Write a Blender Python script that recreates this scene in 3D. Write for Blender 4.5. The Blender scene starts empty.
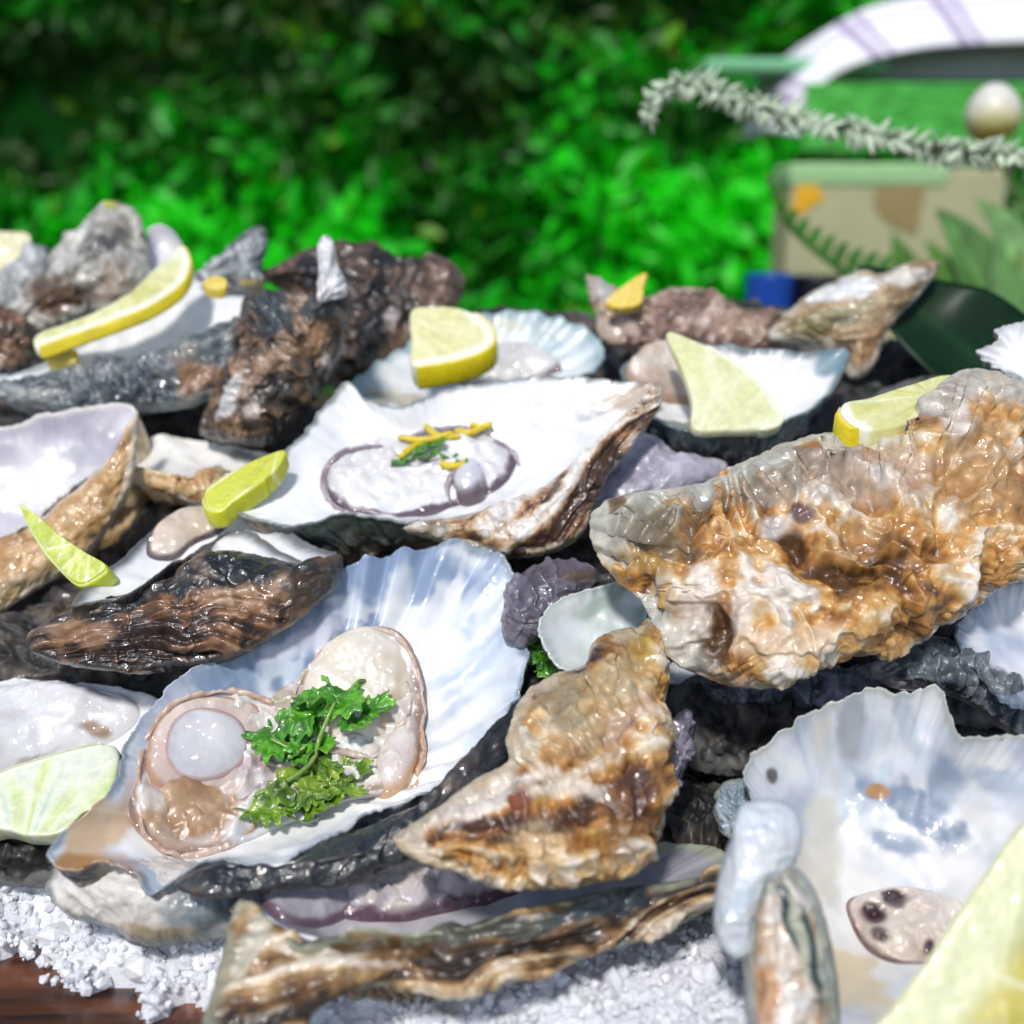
import bpy, math, random
import numpy as np
R = math.radians
S = 0.01                      # the modelling code below counts in centimetres
sc = bpy.context.scene
# ---------------------------------------------------------------- camera
CAM = np.array([0.0, 0.0, 16.0]); PITCH = R(15); FPX = 1098.0
cd = bpy.data.cameras.new("camera"); cam = bpy.data.objects.new("camera", cd)
sc.collection.objects.link(cam); sc.camera = cam
cam.location = CAM*S; cam.rotation_euler = (R(90)-PITCH, 0, 0)
cd.sensor_width = 36; cd.lens = 36*FPX/1024; cd.clip_start = 0.01; cd.clip_end = 200
cd.dof.use_dof = True; cd.dof.focus_distance = 0.258; cd.dof.aperture_fstop = 8.5
# ---------------------------------------------------------------- sky, sun, exposure
SUN_EL, SUN_AZ = 52, 196      # azimuth measured clockwise from +Y (away from the camera)
w = bpy.data.worlds.new("World"); sc.world = w; w.use_nodes = True
nt = w.node_tree; bg = nt.nodes["Background"]
sky = nt.nodes.new("ShaderNodeTexSky"); sky.sky_type = 'NISHITA'; sky.sun_disc = False
sky.sun_elevation = R(SUN_EL); sky.sun_rotation = R(SUN_AZ)
nt.links.new(sky.outputs[0], bg.inputs[0]); bg.inputs[1].default_value = 0.06
sl = bpy.data.lights.new("sun", 'SUN'); sl.energy = 1.5; sl.angle = R(7); sl.color = (1, .97, .93)
so = bpy.data.objects.new("sun", sl); sc.collection.objects.link(so)
sd = (math.sin(R(SUN_AZ))*math.cos(R(SUN_EL)), math.cos(R(SUN_AZ))*math.cos(R(SUN_EL)), math.sin(R(SUN_EL)))
from mathutils import Vector
so.rotation_euler = Vector(sd).to_track_quat('Z', 'Y').to_euler()
sc.view_settings.view_transform = 'Standard'; sc.view_settings.look = 'None'
sc.view_settings.gamma = 1; sc.view_settings.use_curve_mapping = False
sc.view_settings.exposure = 1.0
# ---------------------------------------------------------------- helpers
cp, sp = math.cos(PITCH), math.sin(PITCH)
AX = np.stack([np.array([1., 0, 0]), np.array([0., -sp, -cp]), np.array([0., cp, -sp])])
def V(x, y, z):               # direction given as right / down / away from the viewer
    v = x*AX[0]+y*AX[1]+z*AX[2]; return v/np.linalg.norm(v)
def P(px, py, d):
    px, py, d = np.asarray(px, float), np.asarray(py, float), np.asarray(d, float)
    a = (px-512)/FPX*d; b = (py-512)/FPX*d
    return CAM + a[..., None]*AX[0] + b[..., None]*AX[1] + d[..., None]*AX[2]
def proj(X):
    q = (X-CAM) @ AX.T
    return 512+FPX*q[..., 0]/q[..., 2], 512+FPX*q[..., 1]/q[..., 2], q[..., 2]
_T = np.random.RandomState(7).rand(64, 64, 64).astype(np.float32)
def noise(p):
    i = np.floor(p).astype(int); f = (p-i).astype(np.float32); f = f*f*(3-2*f)
    a = i & 63; b = (i+1) & 63
    x0, y0, z0 = a[..., 0], a[..., 1], a[..., 2]; x1, y1, z1 = b[..., 0], b[..., 1], b[..., 2]
    fx, fy, fz = f[..., 0], f[..., 1], f[..., 2]
    c00 = _T[x0, y0, z0]*(1-fx)+_T[x1, y0, z0]*fx; c10 = _T[x0, y1, z0]*(1-fx)+_T[x1, y1, z0]*fx
    c01 = _T[x0, y0, z1]*(1-fx)+_T[x1, y0, z1]*fx; c11 = _T[x0, y1, z1]*(1-fx)+_T[x1, y1, z1]*fx
    return (c00*(1-fy)+c10*fy)*(1-fz)+(c01*(1-fy)+c11*fy)*fz
def fbm(p, o=4, seed=0, gain=.5):
    p = np.asarray(p, float)+np.array([seed*7.31, seed*3.17, seed*5.77]); s = 0; a = 1; t = 0
    for _ in range(o):
        s = s+a*noise(p); t += a; a *= gain; p = p*2.03+11.3
    return s/t
def sstep(a, b, x):
    t = np.clip((x-a)/(b-a), 0, 1); return t*t*(3-2*t)
def lerp(a, b, t): return a+(b-a)*t
def ramp(v, cols):
    v = np.clip(v, 0, 1)*(len(cols)-1); k = np.arange(len(cols)); c = np.array(cols, float)
    return np.stack([np.interp(v, k, c[:, j]) for j in range(3)], -1)
def spline(pts, n, closed=True):
    p = np.asarray(pts, float); m = len(p)
    if closed: q = np.vstack([p[-1], p, p[0], p[1]])
    else: q = np.vstack([2*p[0]-p[1], p, 2*p[-1]-p[-2]]); 
    segs = m if closed else m-1; out = []
    t = np.linspace(0, 1, 24, endpoint=False)[:, None]
    for i in range(segs):
        a, b, c, d = q[i], q[i+1], q[i+2], q[i+3]
        out.append(.5*((2*b)+(c-a)*t+(2*a-5*b+4*c-d)*t*t+(3*b-a-3*c+d)*t**3))
    out = np.vstack(out+([p[:1]] if closed else [p[-1:]]))
    L = np.concatenate([[0], np.cumsum(np.linalg.norm(np.diff(out[:, :2], axis=0), axis=1))])
    u = np.linspace(0, L[-1], n, endpoint=not closed)
    return np.stack([np.interp(u, L, out[:, k]) for k in range(out.shape[1])], -1)
def tag(o, label=None, cat=None, group=None, kind=None):
    if label: o['label'] = label
    if cat: o['category'] = cat
    if group: o['group'] = group
    if kind: o['kind'] = kind
    return o
ORG = {}
def empty(name, at, label, cat, group=None):
    o = bpy.data.objects.new(name, None); sc.collection.objects.link(o); o.empty_display_size = .01
    o.location = np.asarray(at)*S; ORG[o.name] = np.asarray(at)*S
    return tag(o, label, cat, group)
def mesh(name, verts, faces, mat, parent=None, col=None, smooth=True, uv=None):
    """faces: (n,4) or (n,3) array or list of tuples; verts in cm"""
    me = bpy.data.meshes.new(name); v = np.asarray(verts, float).reshape(-1, 3)*S
    org = ORG[parent.name] if parent is not None else v.mean(0)
    v = v-org
    if isinstance(faces, np.ndarray):
        nf, k = faces.shape; me.vertices.add(len(v)); me.vertices.foreach_set('co', v.ravel().astype(np.float32))
        me.loops.add(nf*k); me.loops.foreach_set('vertex_index', faces.ravel().astype(np.int32))
        me.polygons.add(nf); me.polygons.foreach_set('loop_start', np.arange(0, nf*k, k, dtype=np.int32))
        me.update(calc_edges=True)
    else: me.from_pydata([tuple(a) for a in v], [], faces)
    me.validate()
    me.polygons.foreach_set('use_smooth', np.full(len(me.polygons), smooth))
    if col is not None:
        c = np.asarray(col, float).reshape(len(v), -1)
        if c.shape[1] == 3: c = np.hstack([c, np.ones((len(v), 1))])
        at = me.color_attributes.new('Col', 'FLOAT_COLOR', 'POINT'); at.data.foreach_set('color', c.ravel().astype(np.float32))
    me.materials.append(mat)
    o = bpy.data.objects.new(name, me); sc.collection.objects.link(o)
    if parent is None: o.location = org
    else: o.parent = parent
    ORG[o.name] = org
    return o
def ringfaces(m, n, closed_caps=True):
    i = np.arange(m-1)[:, None]*n; j = np.arange(n)[None, :]; k = (j+1) % n
    return np.stack([i+j, i+k, i+n+k, i+n+j], -1).reshape(-1, 4)
def capped(G, C):
    """G (m,n,3) rings, closes both ends with tiny collapsed rings"""
    G = G.copy(); G[0] = G[0].mean(0); G[-1] = G[-1].mean(0)
    return G, C
def gnormals(G):
    du = np.gradient(G, axis=0); dv = np.roll(G, -1, 1)-np.roll(G, 1, 1)
    n = np.cross(du, dv); return n/(np.linalg.norm(n, axis=-1, keepdims=True)+1e-9)
# ---------------------------------------------------------------- materials
def mat(name): 
    m = bpy.data.materials.new(name); m.use_nodes = True; return m, m.node_tree, m.node_tree.nodes['Principled BSDF']
def nd(t, ty, **kw):
    n = t.nodes.new(ty)
    for k, v in kw.items(): setattr(n, k, v)
    return n
def wet(name, rough=.3, coat=.5, sss=0, bump=.3, bscale=900, vary=.25, vscale=250, trans=0, base=None, drop=.0, dropscale=350, spec=.5, crough=.06):
    m, t, b = mat(name); L = t.links.new
    tc = nd(t, 'ShaderNodeTexCoord')
    n1 = nd(t, 'ShaderNodeTexNoise'); n1.inputs['Scale'].default_value = vscale; n1.inputs['Detail'].default_value = 6
    L(tc.outputs['Object'], n1.inputs['Vector'])
    if base is None:
        at = nd(t, 'ShaderNodeAttribute', attribute_name='Col'); src = at.outputs['Color']
    else:
        rgb = nd(t, 'ShaderNodeRGB'); rgb.outputs[0].default_value = (*base, 1); src = rgb.outputs[0]
    mr = nd(t, 'ShaderNodeMapRange'); mr.inputs[1].default_value = .3; mr.inputs[2].default_value = .7
    mr.inputs[3].default_value = 1-vary; mr.inputs[4].default_value = 1+vary*.5
    L(n1.outputs[0], mr.inputs[0])
    mx = nd(t, 'ShaderNodeVectorMath', operation='SCALE'); L(src, mx.inputs[0]); L(mr.outputs[0], mx.inputs['Scale'])
    L(mx.outputs[0], b.inputs['Base Color'])
    b.inputs['Roughness'].default_value = rough; b.inputs['Coat Weight'].default_value = coat
    b.inputs['Coat Roughness'].default_value = crough; b.inputs['Specular IOR Level'].default_value = spec
    if sss:
        b.inputs['Subsurface Weight'].default_value = sss; b.inputs['Subsurface Radius'].default_value = (1, .7, .5)
        b.inputs['Subsurface Scale'].default_value = .002
    if trans: b.inputs['Transmission Weight'].default_value = trans
    n2 = nd(t, 'ShaderNodeTexNoise'); n2.inputs['Scale'].default_value = bscale; n2.inputs['Detail'].default_value = 4
    L(tc.outputs['Object'], n2.inputs['Vector'])
    bp = nd(t, 'ShaderNodeBump'); bp.inputs['Strength'].default_value = bump; bp.inputs['Distance'].default_value = .0008
    L(n2.outputs[0], bp.inputs['Height']); L(bp.outputs[0], b.inputs['Normal'])
    # water film: its own, sharper relief of beads
    if drop:
        vo = nd(t, 'ShaderNodeTexVoronoi'); vo.inputs['Scale'].default_value = dropscale
        L(tc.outputs['Object'], vo.inputs['Vector'])
        n3 = nd(t, 'ShaderNodeTexNoise'); n3.inputs['Scale'].default_value = dropscale*.5; n3.inputs['Detail'].default_value = 3
        L(tc.outputs['Object'], n3.inputs['Vector'])
        ad = nd(t, 'ShaderNodeMath', operation='ADD'); L(vo.outputs[0], ad.inputs[0]); L(n3.outputs[0], ad.inputs[1])
        b2 = nd(t, 'ShaderNodeBump'); b2.inputs['Strength'].default_value = drop; b2.inputs['Distance'].default_value = .0012
        L(ad.outputs[0], b2.inputs['Height']); L(b2.outputs[0], b.inputs['Coat Normal'])
    return m
M_OUT = wet('oyster_shell_outside', rough=.4, coat=.6, bump=.35, bscale=450, vary=.3, vscale=350, drop=.5, dropscale=420, crough=.08)
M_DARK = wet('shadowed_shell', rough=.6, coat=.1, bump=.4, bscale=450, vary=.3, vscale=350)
M_NAC = wet('nacre', rough=.38, coat=.35, bump=.12, bscale=300, vary=.10, vscale=120, drop=.2, dropscale=420, sss=.0, crough=.16)
M_FLESH = wet('oyster_flesh', rough=.3, coat=.9, bump=.15, bscale=500, vary=.1, vscale=200, sss=.35, drop=.7, dropscale=480, crough=.05)
M_PULP = wet('lemon_pulp', rough=.35, coat=.35, bump=.12, bscale=600, vary=.12, vscale=400, sss=.4, drop=.15)
M_RIND = wet('lemon_rind', rough=.38, coat=.3, bump=.35, bscale=900, vary=.1, vscale=300)
M_HERB = wet('herb_leaf', rough=.35, coat=.5, bump=.4, bscale=800, vary=.35, vscale=400, drop=.4)
M_SALT = wet('salt', rough=.25, coat=.3, bump=.3, bscale=1500, vary=.08, vscale=900, sss=.3)
# ---------------------------------------------------------------- palettes (real surface colours)
TAN = [(.06, .032, .018), (.20, .095, .035), (.42, .21, .075), (.52, .33, .16), (.66, .53, .38), (.74, .66, .56)]
BROWN = [(.025, .014, .01), (.09, .042, .022), (.20, .10, .05), (.32, .19, .11), (.50, .38, .28)]
DARK = [(.012, .014, .016), (.03, .04, .045), (.06, .08, .085), (.13, .11, .08), (.22, .20, .17)]
DKBR = [(.012, .010, .010), (.03, .025, .02), (.09, .05, .03), (.18, .10, .06), (.30, .22, .16)]
CREAM = [(.40, .20, .07), (.60, .38, .16), (.72, .55, .32), (.78, .68, .50)]
NAC = [(.42, .50, .60), (.62, .68, .75), (.80, .80, .80), (.84, .83, .81)]
NACW = [(.68, .70, .74), (.80, .80, .81), (.85, .84, .83), (.86, .85, .84)]
NACL = [(.40, .37, .44), (.52, .49, .55), (.62, .60, .64), (.70, .68, .70)]
NACG = [(.30, .36, .34), (.45, .52, .50), (.58, .62, .60), (.68, .70, .68)]
def paint(col, X, blobs, wob=6, seed=3):
    if not blobs: return col
    px, py, _ = proj(X); wx = (fbm(X*1.6, 3, seed)-.5)*2; wy = (fbm(X*1.6, 3, seed+4)-.5)*2
    for (bx, by, rx, ry, rot, c, st) in blobs:
        a = R(rot); dx, dy = px-bx+wx*rx*.7, py-by+wy*ry*.7
        u = (dx*math.cos(a)+dy*math.sin(a))/rx; v = (-dx*math.sin(a)+dy*math.cos(a))/ry
        k = (1-sstep(.55, 1.15, np.sqrt(u*u+v*v)))*st
        col = lerp(col, np.array(c), k[..., None])
    return col
class Surf:                   # remembers an inner surface, so that flesh and garnish can be laid on it
    def __init__(s, X, axis): s.X = X.reshape(-1, 3); s.x, s.y, s.d = proj(s.X); s.axis = axis
    def at(s, px, py, lift=0):
        px, py = np.atleast_1d(np.asarray(px, float)), np.atleast_1d(np.asarray(py, float)); out = np.empty(px.shape)
        for i in range(px.size):
            r2 = (s.x-px.flat[i])**2+(s.y-py.flat[i])**2; k = np.argpartition(r2, 10)[:10]; wgt = 1/(r2[k]+9)
            out.flat[i] = (s.d[k]*wgt).sum()/wgt.sum()
        return P(px, py, out)-lift*s.axis
def shell(parent, rim, d0, g=(0, -2), axis=(0, .8, .6), din=1.2, dout=2.2, apex=(0, 0), ctr=None, pal=TAN, nac=NAC, seed=1,
          nt=300, ni=46, no=64, lam=9, lamp=.10, lump=.25, lumps=.6, rib=.0, nrib=14, frill=.10, flute=.0, q=2.4, s_=.75, pin=2.6,
          rimcol=(.05, .06, .06), rimw=.04, bi=(), bo=(), pv=(0, 1), thick=.12, streak=.5, name='shell', jag=.05, contrast=1.0, hinge=None, fgate=None, smooth=.035, mout=None, ridge=.16, couple=.9):
    if axis[2] < 0: din = min(din, dout*.15)
    a = V(*axis); rp = np.array([(p+(0,))[:3] if len(p) == 2 else p for p in rim], float)
    sp_ = spline(rp, nt); cx, cy = rp[:, 0].mean(), rp[:, 1].mean()
    dd = d0+g[0]*(sp_[:, 0]-cx)/100+g[1]*(sp_[:, 1]-cy)/100+sp_[:, 2]
    Rm = P(sp_[:, 0], sp_[:, 1], dd)
    if ctr: C = P(ctr[0], ctr[1], d0+g[0]*(ctr[0]-cx)/100+g[1]*(ctr[1]-cy)/100)
    else: C = Rm.mean(0)
    th = np.linspace(0, 2*np.pi, nt, endpoint=False)
    rad = Rm-C; rl = np.linalg.norm(rad, axis=1, keepdims=True); size = rl.mean()
    j1 = fbm(Rm*1.3, 4, seed)-.5; j2 = (fbm(Rm*4.5, 3, seed+9)-.5)+(fbm(Rm*9.5, 2, seed+12)-.5)*.8
    Rm = Rm+rad/rl*(j1*jag*4+j2*jag*2.2)[:, None]+a*((fbm(Rm*.9, 3, seed+5)-.5)*frill*3.2+(fbm(Rm*3, 3, seed+6)-.5)*frill*1.2)[:, None]
    kw = np.exp(-.5*(np.minimum(np.arange(nt), nt-np.arange(nt))/(nt*smooth))**2); kw /= kw.sum()
    Rs_ = np.real(np.fft.ifft(np.fft.fft(Rm, axis=0)*np.fft.fft(kw)[:, None], axis=0)); dR = Rm-Rs_
    r = np.linspace(0.0, 1, ni)**.8
    r_ = r[:, None, None]
    Gi = C+(Rs_-C)*r_+dR*sstep(.7, 1, r_)+a*din*(1-r_**pin)
    cyc = np.cos(th*nrib*2+6*fbm(np.stack([np.cos(th)*1.5, np.sin(th)*1.5, th*0], -1), 2, seed))
    fg = np.ones(nt)*.5+.5*fbm(np.stack([np.cos(th)*2, np.sin(th)*2, th*0], -1), 2, seed+3)
    if fgate: fg = 1-sstep(fgate[2]*.6, fgate[2]*1.2, np.hypot(sp_[:, 0]-fgate[0], sp_[:, 1]-fgate[1]))
    cyc = cyc*fg
    if flute: Gi = Gi+a*(flute*cyc[None, :, None]*sstep(.45, .9, r_))
    Gi = Gi+a*((fbm(Gi*.8, 3, seed+2)-.5)*.45)[..., None]*sstep(0, .25, 1-r_)
    ro = np.linspace(1, 0, no); ro_ = ro[:, None, None]
    A = C+apex[0]*AX[0]+apex[1]*AX[1]
    Go = A+(Rs_-A)*ro_+dR*sstep(.55, 1, ro_)+a*(thick+(dout)*(1-ro_**q)**s_)
    if flute: Go = Go+a*(flute*cyc[None, :, None]*sstep(.35, .9, ro_))
    lip = (Rm+a*thick*.5+rad/rl*thick*.35)[None]
    nrm = gnormals(Go)
    if (nrm*a).sum(-1).mean() < 0: nrm = -nrm
    Pn = Go; low = fbm(Pn*.55, 4, seed+20)
    gl = ro[:, None]*lam+(low-.5)*lam*.55+(fbm(Pn*2.2, 3, seed+21)-.5)*.8
    kp = sstep(.05, .4, ro)[:, None]; hang = None
    if hinge is None: hinge = (cx+(rp[0, 0]-cx)*1.25, cy+(rp[0, 1]-cy)*1.25)
    if hinge:
        hx, hy = hinge; gx_, gy_, _ = proj(Go); ex, ey = gx_-hx, gy_-hy+((fbm(Go*.5, 2, seed+33)-.5)*50); hang = np.arctan2(ey, ex); hd = np.hypot(ex, ey)
        gl = hd/(size*FPX/d0)*lam*.62+(low-.5)*lam*.7+(fbm(Pn*2.2, 3, seed+21)-.5)*1.1; kp = 1
    fr = gl-np.floor(gl); saw = fr**2.2*sstep(1, .84, fr)
    edge = sstep(0, .12, 1-ro)[:, None]
    fade = edge
    angn = np.stack([np.cos(th)*nrib*.55, np.sin(th)*nrib*.55, th*0], -1)[None]+np.zeros((no, 1, 1)); angn[..., 2] = ro[:, None]*1.3
    if hang is not None: angn = np.stack([hang*nrib*.55, hd/(size*FPX/d0)*.8, hang*0], -1)
    st = fbm(angn+fbm(Pn*.7, 2, seed+8)[..., None]*1.5, 3, seed+30)
    st = (st-.5)*kp+.5; saw = saw*kp
    disp = saw*lamp*(.4+1.2*fbm(Pn*.9, 2, seed+22))+((fbm(Pn*lumps, 4, seed+23, .55)-.5)*2*lump)+(fbm(Pn*4, 3, seed+24)-.5)*.10
    rg_ = (1-np.abs(2*fbm(Pn*lumps*1.15, 3, seed+26)-1)); rg2 = (1-np.abs(2*fbm(Pn*lumps*2.6, 3, seed+27)-1))
    wq = fbm(Pn*.5, 3, seed+28); hq = hd/(size*FPX/d0)
    an2 = np.stack([hang*nrib*.42+wq*2.5, hq*1.1+wq*1.5, hang*0], -1); rgA = 1-np.abs(2*fbm(an2, 2, seed+29)-1)
    cn2 = np.stack([hang*2.2+wq*2, hq*lam*.9+wq*3.0, hang*0+5], -1); rgB = 1-np.abs(2*fbm(cn2, 2, seed+31)-1)
    relief = ((rgA-.78)*2.2+(rg_-.80)*1.4+(rgB-.78)*1.3+(rg2-.80)*.35)*ridge
    disp = disp+(st-.5)*2*rib+relief
    Go = Go+nrm*(disp*(.15+.85*fade))[..., None]
    # colours
    ci = fbm(Gi*.75, 4, seed+40); ci = (ci-.5)*1.9+.72-.45*sstep(.6, 1, r)[:, None]
    Ci = ramp(ci, nac)
    re = sstep(1-rimw*1.6, 1-rimw*.3, r[:, None]+(fbm(Gi*2.5, 3, seed+41)-.5)*.06)
    Ci = lerp(Ci, np.array(rimcol), (re*.85)[..., None])
    Ci = paint(Ci, Gi, bi, seed=seed)
    v = fbm(Pn*.8, 4, seed+50, .6)*.55+streak*(st-.5)*1.3+.225+(fbm(Pn*3.5, 4, seed+51, .65)-.5)*.9*.8+(saw-.35)*.18
    hl = np.sin(np.floor(gl)*12.9898)*43758.5; hl = hl-np.floor(hl); v = v+(hl-.5)*.16+np.clip(relief+(st-.5)*rib, -.35, .35)*couple
    v = ((v-.5)*1.25*contrast+.5)*(pv[1]-pv[0])+pv[0]
    Co = ramp(v, pal); Co = lerp(Co, np.array(pal[0]), (sstep(.86, 1, fr)*.28*edge)[..., None])
    Co = paint(Co, Go, bo, seed=seed+1)
    rc = sstep(1-rimw*4, 1-rimw, ro)[:, None]*(fbm(Pn*1.5, 2, seed+60) > .35)
    Co = lerp(Co, np.array(rimcol), (rc*.7)[..., None])
    Cl = np.zeros((1, nt, 3))+Ci[-1:]*.5+Co[:1]*.5
    G = np.concatenate([Gi, lip, Go]); G[0] = G[0].mean(0); G[-1] = G[-1].mean(0)
    F = ringfaces(len(G), nt); Cc = np.concatenate([Ci, Cl, Co])
    # face material split: inside is nacre, outside is the rough growth
    me = mesh(name, G, F, mout or M_OUT, parent, Cc)
    me.data.materials.append(M_NAC)
    idx = np.zeros(len(F), np.int32); idx[:(ni-1)*nt] = 1
    if len(me.data.polygons) == len(F): me.data.polygons.foreach_set('material_index', idx)
    return Surf(Gi, a)
def body(name, parent, surf, outline, h=.5, cols=None, pal=None, seed=1, nt=140, n=34, blobs=(), rough=.12, m=None, pw=2.6, edge=None, sc_=1.2, lift=.04, hp=.75):
    """soft piece lying on a surface; outline in the picture, thickness h cm"""
    o = spline(np.array(outline, float), nt); c = o.mean(0); r = np.linspace(0, 1, n)
    xy = c+(o-c)*r[:, None, None]
    k = 1 if nt*n < 300 else 1
    # evaluate the surface on a coarse grid, then interpolate
    rs = np.linspace(0, 1, 7); ts = np.arange(0, nt, max(1, nt//28))
    base = surf.at((c+(o[ts]-c)*rs[:, None, None])[..., 0], (c+(o[ts]-c)*rs[:, None, None])[..., 1])
    _, _, db = proj(base)
    tt = np.arange(nt)/(nt)*len(ts); ii = np.floor(tt).astype(int) % len(ts); jj = (ii+1) % len(ts); ft = tt-np.floor(tt)
    dt = db[:, ii]*(1-ft)+db[:, jj]*ft; dt[0] = dt[0].mean()
    D = np.stack([np.interp(r, rs, dt[:, q_]) for q_ in range(nt)], 1)
    x_, y_ = (xy[..., 0]-c[0])/100, (xy[..., 1]-c[1])/100
    Q = lambda a, b: np.stack([a*0+1, a, b, a*a, a*b, b*b, a**3, a*a*b, a*b*b, b**3], -1)
    co, *_ = np.linalg.lstsq(Q(x_, y_)[::2, ::2].reshape(-1, 10), D[::2, ::2].ravel(), rcond=None)
    D = Q(x_, y_)@co
    B = P(xy[..., 0], xy[..., 1], D)
    hh = h*np.clip(1-r**pw, 0, 1)[:, None]**hp
    T = B-surf.axis*(hh+lift)[..., None]
    nn = (fbm(T*sc_, 4, seed)-.5)*2*rough+((1-np.abs(2*fbm(T*1.1*sc_, 3, seed+3)-1))-.75)*rough*2.0
    T = T-surf.axis*(nn*sstep(0, .15, 1-r)[:, None])[..., None]
    Bo = B[::-1]+surf.axis*.12
    G = np.concatenate([T, Bo]); G[0] = G[0].mean(0); G[-1] = G[-1].mean(0)
    v = fbm(T*1.1, 4, seed+5)+nn/(rough+.05)*.10; C = ramp((v-.5)*2.0+.5, pal)
    if edge is not None: C = lerp(C, np.array(edge[0]), sstep(1-edge[1], 1-edge[1]*.3, r[:, None]+(fbm(T*2, 3, seed+6)-.5)*.12)[..., None])
    C = paint(C, T, blobs, seed=seed)
    ob = mesh(name, G, ringfaces(len(G), nt), m or M_FLESH, parent, np.concatenate([C, C[::-1]]))
    return Surf(T, surf.axis)
def tube(name, parent, pts, rad, m, col, seed=0, n=60, k=12, ruf=0, flat=1.0, side=None):
    p = np.asarray(pts, float); q = spline(np.hstack([p, np.zeros((len(p), 0))]), n, closed=False) if len(p) > 2 else np.linspace(p[0], p[-1], n)
    T = np.gradient(q, axis=0); T /= np.linalg.norm(T, axis=1, keepdims=True)+1e-9
    up = np.array([0, 0, 1.]) if side is None else side
    N = np.cross(T, up); N /= np.linalg.norm(N, axis=1, keepdims=True)+1e-9; B = np.cross(N, T)
    th = np.linspace(0, 2*np.pi, k, endpoint=False); rr = np.interp(np.linspace(0, 1, n), np.linspace(0, 1, len(np.atleast_1d(rad))), np.atleast_1d(rad))
    rr = rr*np.clip(np.minimum(np.arange(n), n-1-np.arange(n))/2.0, .05, 1)**.5
    G = q[:, None]+rr[:, None, None]*(np.cos(th)[None, :, None]*N[:, None]+flat*np.sin(th)[None, :, None]*B[:, None])
    if ruf: G = G+((fbm(G*3.5, 3, seed)-.5)*2*ruf)[..., None]*(B[:, None]+N[:, None]*.6)
    G[0] = G[0].mean(0); G[-1] = G[-1].mean(0)
    c = np.array(col, float); C = np.zeros(G.shape)+c if c.ndim == 1 else ramp(fbm(G*1.2, 3, seed+2), col)
    return mesh(name, G, ringfaces(n, k), m, parent, C)
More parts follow.
